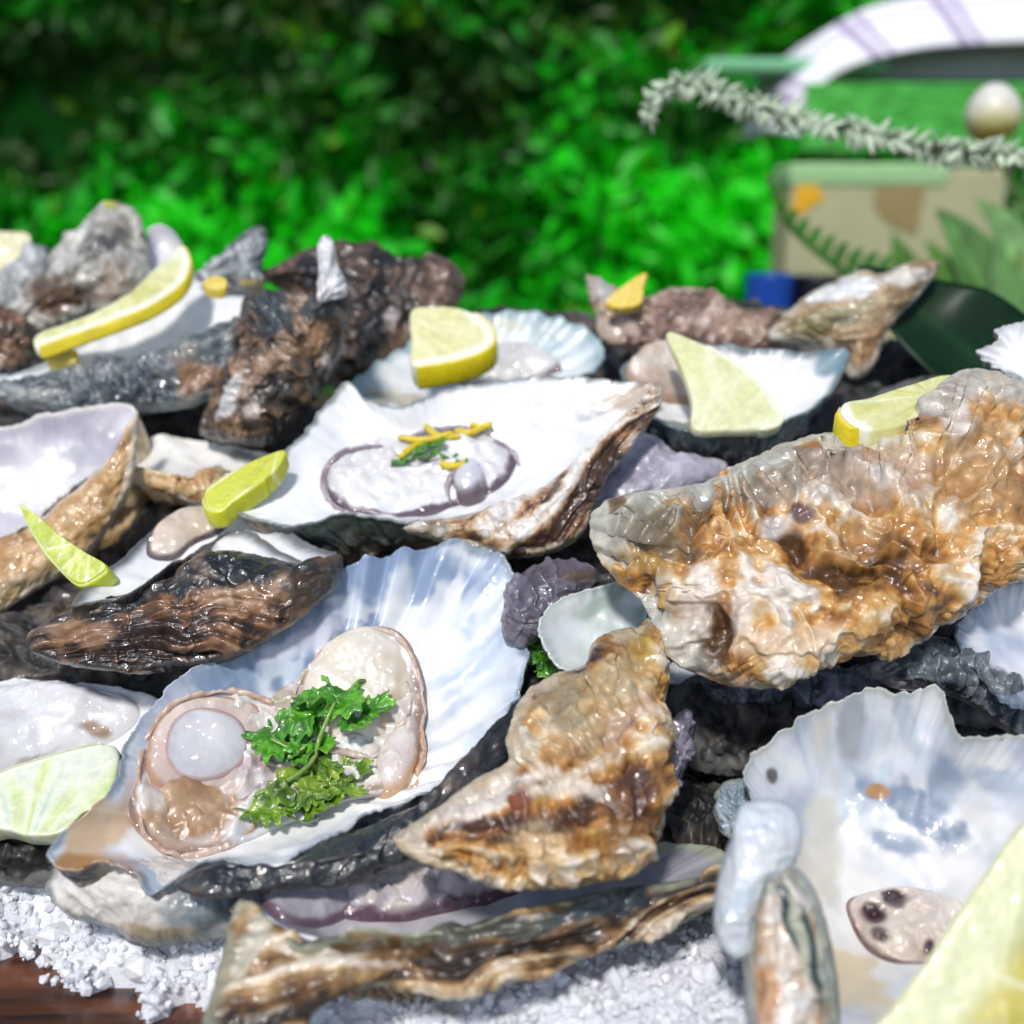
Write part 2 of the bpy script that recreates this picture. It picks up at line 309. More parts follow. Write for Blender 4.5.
# ---------------------------------------------------------------- lemon pieces
PULP = [(.62, .60, .22), (.74, .72, .38), (.80, .78, .50)]
def lemon(name, outline, d0, g, thick, taxis, rind, label, centre=None, pulp=PULP, rindcol=(.78, .62, .01), seed=1, pith=.28, rt=.16, group=None, cat='lemon', nt=240, segs=9, bumpy=.10, rindoff=.03, pithcol=(.84, .84, .70)):
    """flat cut piece of lemon; rind = fraction range of the outline that carries peel"""
    sp_ = spline(np.array([(p+(0,))[:3] for p in outline], float), nt); cx, cy = sp_[:, 0].mean(), sp_[:, 1].mean()
    D = d0+g[0]*(sp_[:, 0]-cx)/100+g[1]*(sp_[:, 1]-cy)/100+sp_[:, 2]
    Rm = P(sp_[:, 0], sp_[:, 1], D); C = Rm.mean(0); a = V(*taxis)
    root = empty(name, C, label, cat, group)
    r = np.concatenate([np.linspace(0, .95, 30), [.975, .99, 1.0]]); z = np.concatenate([np.zeros(30), [.01, .04, .09]])
    rb = r[::-1]; top = C+(Rm-C)*r[:, None, None]+a*z[:, None, None]; bot = C+(Rm-C)*rb[:, None, None]+a*(thick-z[::-1])[:, None, None]
    # rind index range
    u = np.arange(nt)/nt; on = np.zeros(nt, bool)
    for (r0, r1) in rind: on |= (u >= r0) & (u <= r1)
    ctr = C if centre is None else P(centre[0], centre[1], d0+g[0]*(centre[0]-cx)/100+g[1]*(centre[1]-cy)/100)
    def colour(X):
        f = X.reshape(-1, 3)
        if on.any():
            e = Rm[on][::3]; dist = np.sqrt(((f[:, None]-e[None])**2).sum(-1)).min(1)
        else: dist = np.full(len(f), 9.)
        w_ = X.reshape(-1, 3)-ctr; e1 = Rm[0]-ctr; e1 = e1/np.linalg.norm(e1); e2 = np.cross(a, e1); e2 /= np.linalg.norm(e2)
        ang = np.arctan2(w_@e2, w_@e1); rr = np.linalg.norm(w_, axis=1)
        fib = fbm(np.stack([ang*9, rr*.8, rr*0], -1), 3, seed); c = ramp((fib-.5)*1.8+.5, pulp)
        s = np.abs((ang/(2*np.pi)*segs) % 1-.5); mem = sstep(.5-.03/np.clip(rr/3, .3, 2), .5, s)
        c = lerp(c, np.array((.82, .82, .62)), (mem*.6)[:, None])
        c = lerp(c, np.array(pithcol), (1-sstep(pith*.7, pith*1.25, dist+(fbm(f*2, 2, seed)-.5)*.08))[:, None])
        return c.reshape(X.shape)
    nz = (fbm(top*2.2, 4, seed+1)-.5)*bumpy
    G = np.concatenate([top-a*(nz*sstep(0, .1, 1-r)[:, None])[..., None], bot]); G[0] = G[0].mean(0); G[-1] = G[-1].mean(0)
    mesh('pulp', G, ringfaces(len(G), nt), M_PULP, root, np.concatenate([colour(top), colour(bot)]))
    for (r0, r1) in rind:
        k = np.where((u >= r0) & (u <= r1))[0]; e = Rm[k]; out = e-C; out -= (out@a)[:, None]*a; out /= np.linalg.norm(out, axis=1, keepdims=True)
        ends = np.clip(np.minimum(np.arange(len(k)), len(k)-1-np.arange(len(k)))/5, .05, 1)[:, None]
        prof = [(rindoff*.3, -.01), (rt*.7, -.02), (rt, .05), (rt*1.05, thick*.5), (rt, thick-.05), (rt*.7, thick+.02), (rindoff*.3, thick+.01)]
        pts = np.stack([e+out*o_*ends+a*z_ for o_, z_ in prof], 1)     # (k,7,3)
        pts = np.concatenate([pts, (e-out*.05+a*thick*.5)[:, None]], 1)
        pts = pts+((fbm(pts*3, 3, seed+5)-.5)*.03)[..., None]*out[:, None]
        pts[0] = pts[0].mean(0); pts[-1] = pts[-1].mean(0)
        rc = np.array(rindcol); cc = ramp(fbm(pts*1.5, 3, seed+6), [rc*.7, rc, np.minimum(rc*1.15, .85)])
        cc[:, 0] = lerp(cc[:, 0], np.array((.84, .84, .70)), .8)
        mesh('rind', pts, ringfaces(len(k), 8), M_RIND, root, cc)
    return root

# ================================================================ SETTING
def sheet(name, x0, x1, y0, y1, z, m, kind='structure', n=2, amp=0, label=None, cat=None):
    xs, ys = np.linspace(x0, x1, n), np.linspace(y0, y1, n); X, Y = np.meshgrid(xs, ys, indexing='ij'); Z = X*0+z
    i = np.arange(n-1)[:, None]*n+np.arange(n-1)[None]; F = np.stack([i, i+n, i+n+1, i+1], -1).reshape(-1, 4)
    return tag(mesh(name, np.stack([X, Y, Z], -1), F, m), label, cat, None, kind)
m, t, b = mat('paving'); b.inputs['Base Color'].default_value = (.10, .095, .085, 1); b.inputs['Roughness'].default_value = .9
n = nd(t, 'ShaderNodeTexNoise'); n.inputs['Scale'].default_value = 6; n.inputs['Detail'].default_value = 8
cr = nd(t, 'ShaderNodeValToRGB'); cr.color_ramp.elements[0].color = (.06, .06, .05, 1); cr.color_ramp.elements[1].color = (.16, .15, .13, 1)
t.links.new(n.outputs[0], cr.inputs[0]); t.links.new(cr.outputs[0], b.inputs['Base Color'])
sheet('ground', -4000, 4000, -4000, 4000, -78, m)
# serving table and wooden board
def box(name, parent, c, s, m, rz=0, bev=0, col=None, ax=None):
    c = np.array(c, float); s = np.array(s, float)/2; e = np.array([[x, y, z] for x in (-1, 1) for y in (-1, 1) for z in (-1, 1)])*s
    if ax is not None: e = e @ np.array(ax)
    else:
        ca, sa = math.cos(rz), math.sin(rz); e = np.stack([e[:, 0]*ca-e[:, 1]*sa, e[:, 0]*sa+e[:, 1]*ca, e[:, 2]], -1)
    f = [(0, 1, 3, 2), (4, 6, 7, 5), (0, 4, 5, 1), (2, 3, 7, 6), (0, 2, 6, 4), (1, 5, 7, 3)]
    o = mesh(name, e+c, f, m, parent, smooth=False)
    if bev:
        md = o.modifiers.new('bevel', 'BEVEL'); md.width = bev*S; md.segments = 3
    return o
def woodmat(name, c0, c1, rough=.35, coat=.4, sc_=(12, 90, 90)):
    m, t, b = mat(name); L = t.links.new; tc = nd(t, 'ShaderNodeTexCoord'); mp = nd(t, 'ShaderNodeMapping'); mp.inputs['Scale'].default_value = sc_
    n = nd(t, 'ShaderNodeTexNoise'); n.inputs['Scale'].default_value = 1; n.inputs['Detail'].default_value = 8; n.inputs['Distortion'].default_value = 1.2
    cr = nd(t, 'ShaderNodeValToRGB'); cr.color_ramp.elements[0].position = .35; cr.color_ramp.elements[1].position = .68
    cr.color_ramp.elements[0].color = (*c0, 1); cr.color_ramp.elements[1].color = (*c1, 1)
    L(tc.outputs['Object'], mp.inputs[0]); L(mp.outputs[0], n.inputs['Vector']); L(n.outputs[0], cr.inputs[0]); L(cr.outputs[0], b.inputs['Base Color'])
    bp = nd(t, 'ShaderNodeBump'); bp.inputs['Strength'].default_value = .4; bp.inputs['Distance'].default_value = .0006; L(n.outputs[0], bp.inputs['Height']); L(bp.outputs[0], b.inputs['Normal'])
    b.inputs['Roughness'].default_value = rough; b.inputs['Coat Weight'].default_value = coat; b.inputs['Coat Roughness'].default_value = .15
    return m
M_WOOD = woodmat('wet_brown_wood', (.02, .009, .006), (.17, .055, .02))
M_TABLE = woodmat('table_wood', (.03, .018, .012), (.07, .045, .03), .6, 0)
tb = empty('table', (0, 45, -3.5), 'dark wooden table under the oyster board', 'table')
box('tabletop', tb, (0, 60, -3.2), (150, 112, 3), M_TABLE, bev=.3)
for x in (-70, 70):
    for y in (8, 112): box('leg', tb, (x, y, -41.4), (5, 5, 73.2), M_TABLE, bev=.3)
bd = box('serving_board', None, (0, 44, -.85), (74, 58, 1.6), M_WOOD, bev=.3)
tag(bd, 'wet reddish brown wooden board holding the salt and oysters', 'board')
# coarse salt: a heaped bed plus separate coarse grains on top, one uncountable mass
def salt():
    rs = np.random.RandomState(3)
    # grains: irregular blocks
    g_ = 1.618; base = np.array([(-1, g_, 0), (1, g_, 0), (-1, -g_, 0), (1, -g_, 0), (0, -1, g_), (0, 1, g_), (0, -1, -g_), (0, 1, -g_), (g_, 0, -1), (g_, 0, 1), (-g_, 0, -1), (-g_, 0, 1)])/3.8
    f = np.array([(0, 11, 5), (0, 5, 1), (0, 1, 7), (0, 7, 10), (0, 10, 11), (1, 5, 9), (5, 11, 4), (11, 10, 2), (10, 7, 6), (7, 1, 8), (3, 9, 4), (3, 4, 2), (3, 2, 6), (3, 6, 8), (3, 8, 9), (4, 9, 5), (2, 4, 11), (6, 2, 10), (8, 6, 7), (9, 8, 1)])
    # edge of the salt runs obliquely across the board near the viewer
    a, b_ = P(-40, 845, 24.6), P(290, 1040, 21.6); a[2] = b_[2] = 0
    dr = (b_-a)[:2]/np.linalg.norm((b_-a)[:2]); nr = np.array([-dr[1], dr[0]])
    def inside(x, y): 
        s = (x-a[0])*nr[0]+(y-a[1])*nr[1]
        s2 = y-(b_[1]-1.5-.1*(x-b_[0]))
        return np.minimum(s+(noise(np.stack([x*1.2, y*1.2, x*0], -1))-.5)*1.2, np.where(x > b_[0], s2+5, 99))
    def H(x, y):
        k = inside(x, y); return np.clip(k, 0, 2)**.6*.75+fbm(np.stack([x*.7, y*.7, x*0], -1), 3, 2)*.5-.1
    n = 260; xs = np.linspace(-22, 24, n); ys = np.linspace(13, 44, n); X, Y = np.meshgrid(xs, ys, indexing='ij')
    Z = np.where(inside(X, Y) > .1, H(X, Y), -.3)
    i = np.arange(n-1)[:, None]*n+np.arange(n-1)[None]; F = np.stack([i, i+n, i+n+1, i+1], -1).reshape(-1, 4)
    V0 = np.stack([X, Y, Z+(noise(np.stack([X*5, Y*5, X*0], -1))-.5)*.18], -1).reshape(-1, 3)
    N = 46000; x = rs.uniform(-20, 22, N); y = 13+rs.rand(N)**1.6*22; k = inside(x, y); ok = k > -.05; x, y = x[ok], y[ok]; N = len(x)
    z = np.maximum(H(x, y), 0)+rs.uniform(-.05, .13, N)
    q = rs.normal(size=(N, 4)); q /= np.linalg.norm(q, axis=1, keepdims=True); w_, a1, a2, a3 = q.T
    Rm = np.stack([1-2*(a2*a2+a3*a3), 2*(a1*a2-a3*w_), 2*(a1*a3+a2*w_), 2*(a1*a2+a3*w_), 1-2*(a1*a1+a3*a3), 2*(a2*a3-a1*w_), 2*(a1*a3-a2*w_), 2*(a2*a3+a1*w_), 1-2*(a1*a1+a2*a2)], -1).reshape(N, 3, 3)
    sz = rs.lognormal(-1.85, .45, (N, 1, 1))*rs.uniform(.7, 1.3, (N, 1, 3))
    e = (base[None]*(1+rs.uniform(-.35, .35, (N, 12, 3))))*sz
    V1 = (np.einsum('nij,nkj->nki', Rm, e)+np.stack([x, y, z], -1)[:, None]).reshape(-1, 3)
    F1 = (f[None]+np.arange(N)[:, None, None]*12).reshape(-1, 3)+len(V0)
    al = np.vstack([V0, V1]); c = np.zeros((len(al), 3))+(.80, .80, .84)
    o = mesh('coarse_salt', al, np.vstack([F[:, [0, 1, 2]], F[:, [0, 2, 3]], F1]), M_SALT, None, c, smooth=False)
    tag(o, 'bed of coarse white salt crystals under the oysters', 'salt', None, 'stuff')
salt()
# ================================================================ OYSTERS
def oyster(label, at, group='oysters heaped on the salt', cat='oyster', name='oyster'):
    return empty(name, P(*at), label, cat, group)
# --- A: the open oyster in front
o = oyster('open oyster in the left foreground with a parsley sprig on its cream flesh', (290, 760, 26))
A = shell(o, [(50, 858), (66, 832), (110, 795), (128, 745), (160, 694), (225, 642), (300, 594), (352, 566), (398, 551), (445, 544), (488, 548), (508, 566), (522, 596), (517, 622), (528, 655), (518, 692), (497, 732), (466, 768), (430, 790), (385, 808), (340, 830), (300, 848), (277, 866), (245, 862), (212, 858), (180, 876), (152, 889), (128, 868), (100, 860), (75, 870)],
      25, (.2, -1.7), axis=(.08, .80, .60), din=1.5, dout=3.3, apex=(-.3, .3), ctr=(290, 740), pal=DARK, nac=NAC, seed=11, nt=560, ni=110, no=90, lam=8, lump=.22,
      flute=.13, nrib=13, fgate=(520, 600, 280), frill=.12, jag=.06, rimcol=(.20, .25, .30), rimw=.022, pin=3.0,
      bi=[(280, 625, 190, 46, -35, (.20, .27, .40), .95), (300, 640, 50, 14, -30, (.72, .72, .80), .7), (420, 575, 90, 34, 5, (.22, .30, .45), .95), (478, 640, 18, 80, 25, (.36, .46, .60), .85), (450, 600, 10, 40, 20, (.84, .84, .86), .8), (420, 660, 12, 60, 20, (.62, .68, .78), .6), (470, 660, 30, 60, 15, (.62, .70, .80), .6), (420, 780, 60, 20, -30, (.84, .84, .82), .9), (430, 620, 16, 50, 20, (.84, .84, .84), .7), (395, 605, 13, 50, 12, (.84, .84, .84), .6), (490, 610, 11, 40, 25, (.86, .86, .86), .6), (92, 835, 50, 24, -45, (.62, .44, .25), .9), (75, 862, 30, 12, 0, (.45, .22, .07), .9), (132, 800, 14, 40, 20, (.56, .42, .34), .7), (165, 700, 30, 50, 40, (.58, .60, .68), .6), (110, 868, 40, 16, 10, (.40, .22, .10), .6)])
shell(o, [(176, 884), (212, 866), (245, 872), (280, 872), (302, 858), (345, 838), (390, 818), (432, 798), (470, 774), (500, 738), (520, 700), (524, 715), (506, 762), (480, 800), (445, 836), (405, 862), (350, 884), (300, 890), (240, 896), (200, 896)],
      23.2, (.2, -1.5), axis=(0, -.2, -1), din=.3, dout=.55, ctr=(370, 850), hinge=(60, 860), pal=[(.008, .010, .012), (.02, .024, .028), (.05, .05, .05), (.13, .09, .06)], seed=15, nt=340, ni=10, no=70, lam=5, lamp=.05, lump=.16, rib=.04, ridge=.06, frill=.06, jag=.03, rimcol=(.03, .04, .045), name='layered_outside', s_=.55)
FL = [(.52, .36, .25), (.68, .54, .42), (.76, .68, .60), (.78, .74, .70)]
A2 = body('mantle', o, A, [(128, 815), (150, 750), (185, 705), (230, 695), (280, 690), (310, 665), (345, 638), (385, 628), (410, 645), (425, 690), (420, 745), (405, 785), (350, 800), (290, 822), (230, 846), (170, 850)], h=.30, pal=[(.54, .44, .40), (.70, .62, .56), (.77, .73, .69), (.80, .78, .78)], seed=5, rough=.26, n=80, nt=320, sc_=1.3,
     edge=((.30, .20, .16), .10), blobs=[(200, 815, 52, 32, -12, (.42, .24, .11), .9), (290, 700, 34, 10, 20, (.42, .34, .20), .6), (320, 810, 50, 18, -20, (.74, .73, .72), .8), (250, 770, 60, 12, -10, (.46, .34, .36), .7), (265, 828, 40, 12, -15, (.70, .72, .74), .8)])
body('belly', o, A, [(300, 690), (318, 655), (345, 634), (372, 628), (398, 640), (414, 668), (420, 700), (412, 735), (385, 752), (340, 750), (305, 735)], h=.62, pal=[(.70, .58, .44), (.76, .68, .56), (.79, .74, .66)], seed=6, rough=.08, n=40, edge=((.55, .40, .30), .12), blobs=[(393, 705, 12, 30, 20, (.52, .34, .20), .7)])
body('gill', o, A, [(375, 762), (392, 738), (410, 722), (421, 738), (418, 768), (402, 792), (378, 798)], h=.5, pal=[(.66, .55, .50), (.76, .70, .66)], seed=7, rough=.08, n=24, edge=((.50, .32, .18), .3))
body('gill', o, A, [(150, 822), (158, 792), (180, 775), (206, 780), (232, 800), (236, 826), (215, 846), (180, 850), (160, 842)], h=.36, pal=[(.30, .16, .07), (.46, .28, .15), (.60, .44, .30)], seed=8, rough=.16, sc_=1.1, n=34, edge=((.66, .58, .54), .22))
ml = body('mantle_fold', o, A, [(147, 772), (152, 735), (176, 708), (212, 698), (252, 704), (272, 726), (268, 760), (240, 790), (200, 797), (165, 795)], h=.46, pal=[(.66, .50, .42), (.74, .62, .56)], seed=9, rough=.06, n=40, edge=((.48, .27, .16), .16))
body('adductor_muscle', o, ml, [(165, 752), (171, 726), (190, 711), (216, 710), (240, 722), (249, 746), (240, 768), (212, 781), (184, 778), (170, 766)], h=.05, pal=[(.56, .54, .58), (.66, .64, .66), (.72, .70, .70)], seed=10, rough=.02, n=30, pw=5, edge=((.52, .36, .34), .12))
FOLD = [(.34, .20, .13), (.56, .40, .30), (.70, .60, .54)]
for q_, (pp, rd, cl) in enumerate([
    ([(140, 800), (139, 765), (150, 730), (176, 702), (214, 692), (252, 696), (282, 708), (300, 700)], .09, FOLD),
    ([(140, 815), (148, 838), (172, 852), (205, 852), (240, 838), (262, 818)], .08, FOLD),
    ([(240, 800), (262, 785), (292, 778), (320, 790), (350, 796), (385, 790)], .10, [(.44, .34, .34), (.66, .60, .60)]),
    ([(236, 806), (262, 808), (290, 812), (318, 822), (345, 812)], .11, [(.66, .64, .66), (.76, .75, .76)]),
    ([(262, 765), (290, 762), (312, 748), (340, 752), (372, 756), (392, 742)], .10, [(.50, .36, .28), (.68, .56, .48)]),
    ([(290, 705), (300, 680), (322, 655), (348, 636), (380, 630), (404, 644), (418, 672), (424, 704), (420, 735)], .06, [(.50, .34, .24), (.66, .54, .44)]),
    ([(421, 725), (424, 745), (420, 772), (404, 796), (378, 806)], .07, [(.48, .26, .12), (.62, .42, .28)]),
    ([(396, 668), (408, 690), (406, 716), (392, 735)], .08, [(.52, .38, .28), (.70, .60, .52)])]):
    tube('mantle_frill', o, [A2.at(x, y, -.01)[0] for x, y in spline(np.array(pp, float), 14, closed=False)], [rd*.6, rd, rd, rd*.5], M_FLESH, cl, seed=70+q_, n=120, k=10, ruf=.15)
# --- B: the open oyster behind it
o = oyster('bright white open oyster in the centre with yellow and green garnish on its flesh', (450, 460, 31))
Bs = shell(o, [(236, 508), (262, 478), (300, 435), (345, 386), (366, 398), (400, 404), (450, 388), (520, 379), (575, 377), (620, 381), (657, 384), (652, 400), (610, 432), (576, 462), (545, 490), (505, 506), (455, 518), (400, 522), (345, 512), (300, 524), (262, 520)],
      31, (0, -2.6), axis=(.18, .78, .50), din=1.0, dout=2.6, apex=(1.4, .6), ctr=(430, 450), hinge=(672, 372), pal=[(.05, .03, .02), (.30, .15, .07), (.50, .31, .17), (.70, .58, .48), (.80, .75, .70)], nac=[(.76, .77, .80), (.84, .84, .85), (.87, .87, .86)], seed=21, nt=460, ni=80, no=110, lam=7, lamp=.12, lump=.2, rib=.28, nrib=20, streak=1.3,
      rimcol=(.10, .13, .12), rimw=.03, jag=.06, frill=.08,
      bi=[(560, 420, 40, 20, 0, (.62, .60, .72), .6), (620, 400, 40, 14, -20, (.40, .27, .16), .75), (600, 412, 20, 8, -30, (.30, .34, .34), .7)],
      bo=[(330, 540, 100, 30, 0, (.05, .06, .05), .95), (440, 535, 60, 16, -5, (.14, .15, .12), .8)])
fb = body('mantle', o, Bs, [(322, 490), (330, 462), (350, 448), (400, 440), (440, 430), (480, 432), (515, 455), (505, 485), (470, 502), (430, 512), (390, 517), (350, 510)], h=.5, pal=[(.60, .58, .60), (.76, .74, .74), (.83, .82, .80)], seed=22, rough=.26, sc_=.85, n=70, nt=300, edge=((.12, .08, .11), .08), blobs=[(470, 480, 22, 12, -50, (.46, .46, .56), .6)])
body('gill', o, Bs, [(452, 492), (462, 470), (480, 470), (490, 486), (482, 502), (462, 506)], h=.75, pal=[(.56, .54, .60), (.70, .70, .74)], seed=23, rough=.08, n=20, nt=80, edge=((.12, .08, .10), .3))
shell(o, [(660, 386), (658, 408), (642, 432), (620, 462), (600, 486), (582, 530), (560, 548), (520, 557), (470, 552), (432, 540), (400, 528), (440, 520), (490, 509), (532, 495), (560, 474), (590, 448), (625, 414), (648, 394)],
      30.0, (-.1, -1.4), axis=(.1, -.1, -1), din=.3, dout=.75, ctr=(545, 512), hinge=(668, 372), pal=[(.07, .035, .02), (.32, .16, .07), (.52, .32, .17), (.72, .60, .48), (.82, .77, .71)], seed=25, nt=420, ni=10, no=90, lam=3, lamp=.05, lump=.12, rib=.22, nrib=26, streak=1.7, frill=.05, jag=.03, rimcol=(.66, .55, .42), name='ribbed_end', s_=.5, contrast=1.2,
      bo=[(430, 528, 40, 10, 0, (.16, .15, .11), .7)])
for q_, pp in enumerate([[(345, 512), (328, 498), (324, 478), (336, 458), (358, 449), (384, 446)], [(400, 442), (430, 432), (465, 430), (492, 436)], [(452, 505), (448, 486), (460, 470), (480, 466)], [(492, 440), (512, 452), (520, 466)]]):
    tube('mantle_frill', o, [fb.at(x, y, .02)[0] for x, y in spline(np.array(pp, float), 10, closed=False)], [.04, .11, .10, .04], M_FLESH, [(.07, .04, .07), (.30, .24, .28), (.60, .55, .58)], seed=26+q_, n=90, k=10, ruf=.08)
# --- C: the big shell seen from outside, right
o = oyster('large knobbly golden brown and white oyster shell seen from outside at the right', (830, 540, 26))
Cs = shell(o, [(590, 524), (603, 503), (640, 492), (700, 484), (722, 472), (750, 459), (790, 443), (832, 432), (860, 436), (888, 434), (912, 424), (926, 402), (938, 384), (960, 371), (992, 372), (1028, 388), (1075, 430), (1080, 510), (1030, 570), (1000, 584), (960, 612), (905, 640), (850, 655), (800, 676), (752, 684), (700, 674), (664, 650), (644, 604), (620, 582), (596, 552)],
      26.5, (0, -1.2), axis=(0, .06, -1), din=.25, dout=2.1, apex=(.2, .9), ctr=(830, 550), hinge=(715, 440), pal=[(.09, .04, .012), (.30, .13, .03), (.50, .23, .05), (.62, .35, .11), (.72, .53, .32), (.80, .72, .62)], seed=31, nt=640, ni=24, no=170, lam=4, lamp=.10, lump=.60, lumps=.60, rib=.10, nrib=9, frill=.30, jag=.045, contrast=1.2,
      rimcol=(.56, .57, .50), rimw=.05, s_=1.0, q=1.9, streak=.7, ridge=.34, couple=.9, smooth=.022,
      bo=[(650, 530, 55, 40, 15, (.17, .13, .075), .95), (640, 560, 42, 12, 25, (.42, .24, .05), .8), (600, 520, 14, 26, 0, (.40, .32, .22), .6), (790, 470, 90, 26, -18, (.34, .28, .22), .85), (930, 400, 70, 22, -8, (.50, .46, .40), .85), (880, 480, 80, 30, -10, (.50, .42, .36), .6), (800, 512, 18, 12, 10, (.10, .05, .055), .9), (780, 530, 26, 14, 0, (.66, .62, .60), .7), (700, 600, 20, 46, 10, (.78, .68, .58), .85), (742, 610, 12, 40, -5, (.80, .72, .62), .8), (680, 640, 24, 20, 0, (.70, .56, .44), .7), (980, 470, 60, 60, 0, (.42, .24, .10), .7), (960, 420, 14, 24, 20, (.78, .70, .62), .8), (860, 540, 60, 22, -20, (.36, .19, .07), .6), (800, 640, 70, 16, -10, (.74, .56, .38), .8)])
# --- D: brown pointed shell in the middle
o = oyster('pointed orange brown oyster shell turned outside up beside the parsley oyster', (560, 780, 22.5))
shell(o, [(394, 840), (412, 824), (440, 806), (475, 780), (508, 762), (506, 740), (516, 712), (532, 690), (556, 676), (584, 667), (592, 645), (610, 632), (636, 628), (652, 618), (662, 640), (668, 672), (664, 710), (668, 750), (664, 800), (658, 838), (636, 868), (600, 880), (560, 886), (500, 886), (455, 872), (420, 860)],
      23, (.3, -1.5), axis=(.15, -.20, -1), din=.1, dout=1.5, apex=(.4, .6), ctr=(585, 790), hinge=(385, 850), pal=[(.07, .025, .008), (.26, .10, .02), (.48, .23, .05), (.60, .37, .14), (.76, .66, .52)], seed=43, nt=420, ni=24, no=130, lam=8, lamp=.12, lump=.30, lumps=.8, rib=.16, nrib=16, jag=.03, frill=.16, streak=1.0,
      rimcol=(.56, .48, .34), rimw=.03, s_=.9, q=2, ridge=.22, smooth=.022,
      bo=[(585, 700, 75, 32, -50, (.46, .34, .18), .9), (560, 705, 24, 30, -50, (.24, .20, .12), .6), (610, 735, 60, 16, -55, (.52, .36, .24), .8), (480, 800, 70, 14, -28, (.76, .68, .60), .9), (522, 800, 18, 16, 0, (.22, .05, .02), .9), (560, 780, 80, 12, 20, (.78, .70, .58), .75), (420, 840, 26, 12, 30, (.78, .70, .60), .8), (640, 640, 18, 30, 0, (.42, .27, .06), .8), (630, 810, 26, 60, 10, (.10, .045, .02), .6), (540, 845, 40, 26, 0, (.66, .50, .30), .6)])
# --- E: low oyster on the salt
o = oyster('long low oyster with folded olive brown edge lying on the salt at the bottom', (470, 920, 22))
Es = shell(o, [(232, 905), (262, 868), (330, 850), (420, 850), (520, 850), (600, 848), (690, 845), (735, 858), (738, 872), (700, 880), (640, 884), (580, 896), (520, 912), (460, 928), (400, 934), (350, 930), (310, 944), (285, 935), (262, 915), (246, 892)],
      22.3, (0, -4.6), axis=(.02, .93, .36), din=1.0, dout=1.7, apex=(-.6, .6), ctr=(430, 900), pal=[(.05, .035, .02), (.17, .10, .045), (.34, .23, .11), (.46, .36, .22), (.62, .50, .38)], nac=[(.22, .22, .26), (.36, .36, .40), (.55, .52, .55)], seed=51, nt=420, ni=60, no=110, lam=9, lamp=.22, lump=.25, rib=.14, nrib=9, frill=.14, jag=.04,
      rimcol=(.30, .33, .22), rimw=.05, bo=[(600, 900, 110, 20, -14, (.05, .07, .08), .9), (420, 952, 90, 18, 6, (.12, .07, .03), .8), (250, 970, 20, 60, 10, (.60, .50, .36), .7), (300, 945, 60, 8, 10, (.74, .66, .54), .8)])
shell(o, [(210, 1030), (216, 985), (226, 945), (240, 900), (252, 912), (266, 930), (292, 946), (322, 938), (360, 934), (400, 936), (450, 930), (500, 915), (560, 900), (620, 888), (690, 878), (742, 862), (728, 890), (690, 918), (640, 938), (590, 955), (545, 972), (500, 982), (450, 988), (400, 984), (350, 990), (310, 1010), (270, 1040)],
      20.9, (.15, -1.6), axis=(0, -.15, -1), din=.2, dout=.6, ctr=(400, 955), hinge=(880, 830), pal=[(.03, .018, .01), (.14, .07, .025), (.34, .19, .07), (.52, .36, .18), (.72, .62, .48)], seed=55, nt=460, ni=10, no=90, lam=2, lamp=.08, lump=.18, rib=.26, nrib=60, streak=1.5, frill=.06, jag=.03, rimcol=(.30, .33, .24), rimw=.03, s_=.6, name='layered_outside',
      bo=[(600, 905, 130, 20, -12, (.03, .045, .055), 1), (470, 930, 110, 13, -6, (.06, .07, .06), .9), (390, 945, 90, 8, 2, (.06, .03, .015), .8), (250, 950, 14, 50, 20, (.62, .60, .48), .8), (330, 955, 60, 7, 10, (.78, .68, .56), .9)])
body('mantle', o, Es, [(262, 900), (285, 875), (330, 868), (372, 880), (365, 905), (330, 925), (290, 925)], h=.5, pal=[(.34, .32, .36), (.50, .48, .52)], seed=54, rough=.12, n=30, edge=((.14, .08, .12), .12))
body('mantle', o, Es, [(330, 905), (360, 880), (420, 868), (500, 866), (545, 880), (480, 905), (400, 922), (350, 920)], h=.7, pal=[(.30, .22, .26), (.52, .48, .52), (.70, .62, .56)], seed=52, rough=.34, sc_=1.8, n=36, edge=((.10, .05, .08), .15))
body('belly', o, Es, [(340, 900), (360, 878), (405, 868), (440, 874), (430, 892), (390, 900)], h=.85, pal=[(.60, .50, .42), (.70, .63, .56)], seed=53, rough=.1, n=24)
# --- X: shell under A
o = oyster('pale cream and teal oyster shell on the salt beneath the parsley oyster', (150, 900, 23))
shell(o, [(48, 885), (60, 868), (110, 860), (180, 862), (250, 868), (285, 880), (270, 915), (235, 935), (190, 944), (145, 944), (112, 928), (80, 920), (55, 905)],
      23.6, (0, -1.5), axis=(.05, -.5, -.9), din=.5, dout=1.1, pal=[(.50, .46, .42), (.70, .66, .60), (.78, .75, .72)], seed=61, nt=260, ni=20, no=70, lam=4, lamp=.03, lump=.12, rib=.03, ridge=.05, mout=M_NAC, rimcol=(.12, .17, .17), rimw=.03,
      bo=[(230, 905, 70, 36, 0, (.05, .09, .10), .95), (165, 937, 50, 14, 0, (.28, .22, .12), .9), (190, 905, 40, 26, 0, (.20, .25, .28), .6)])
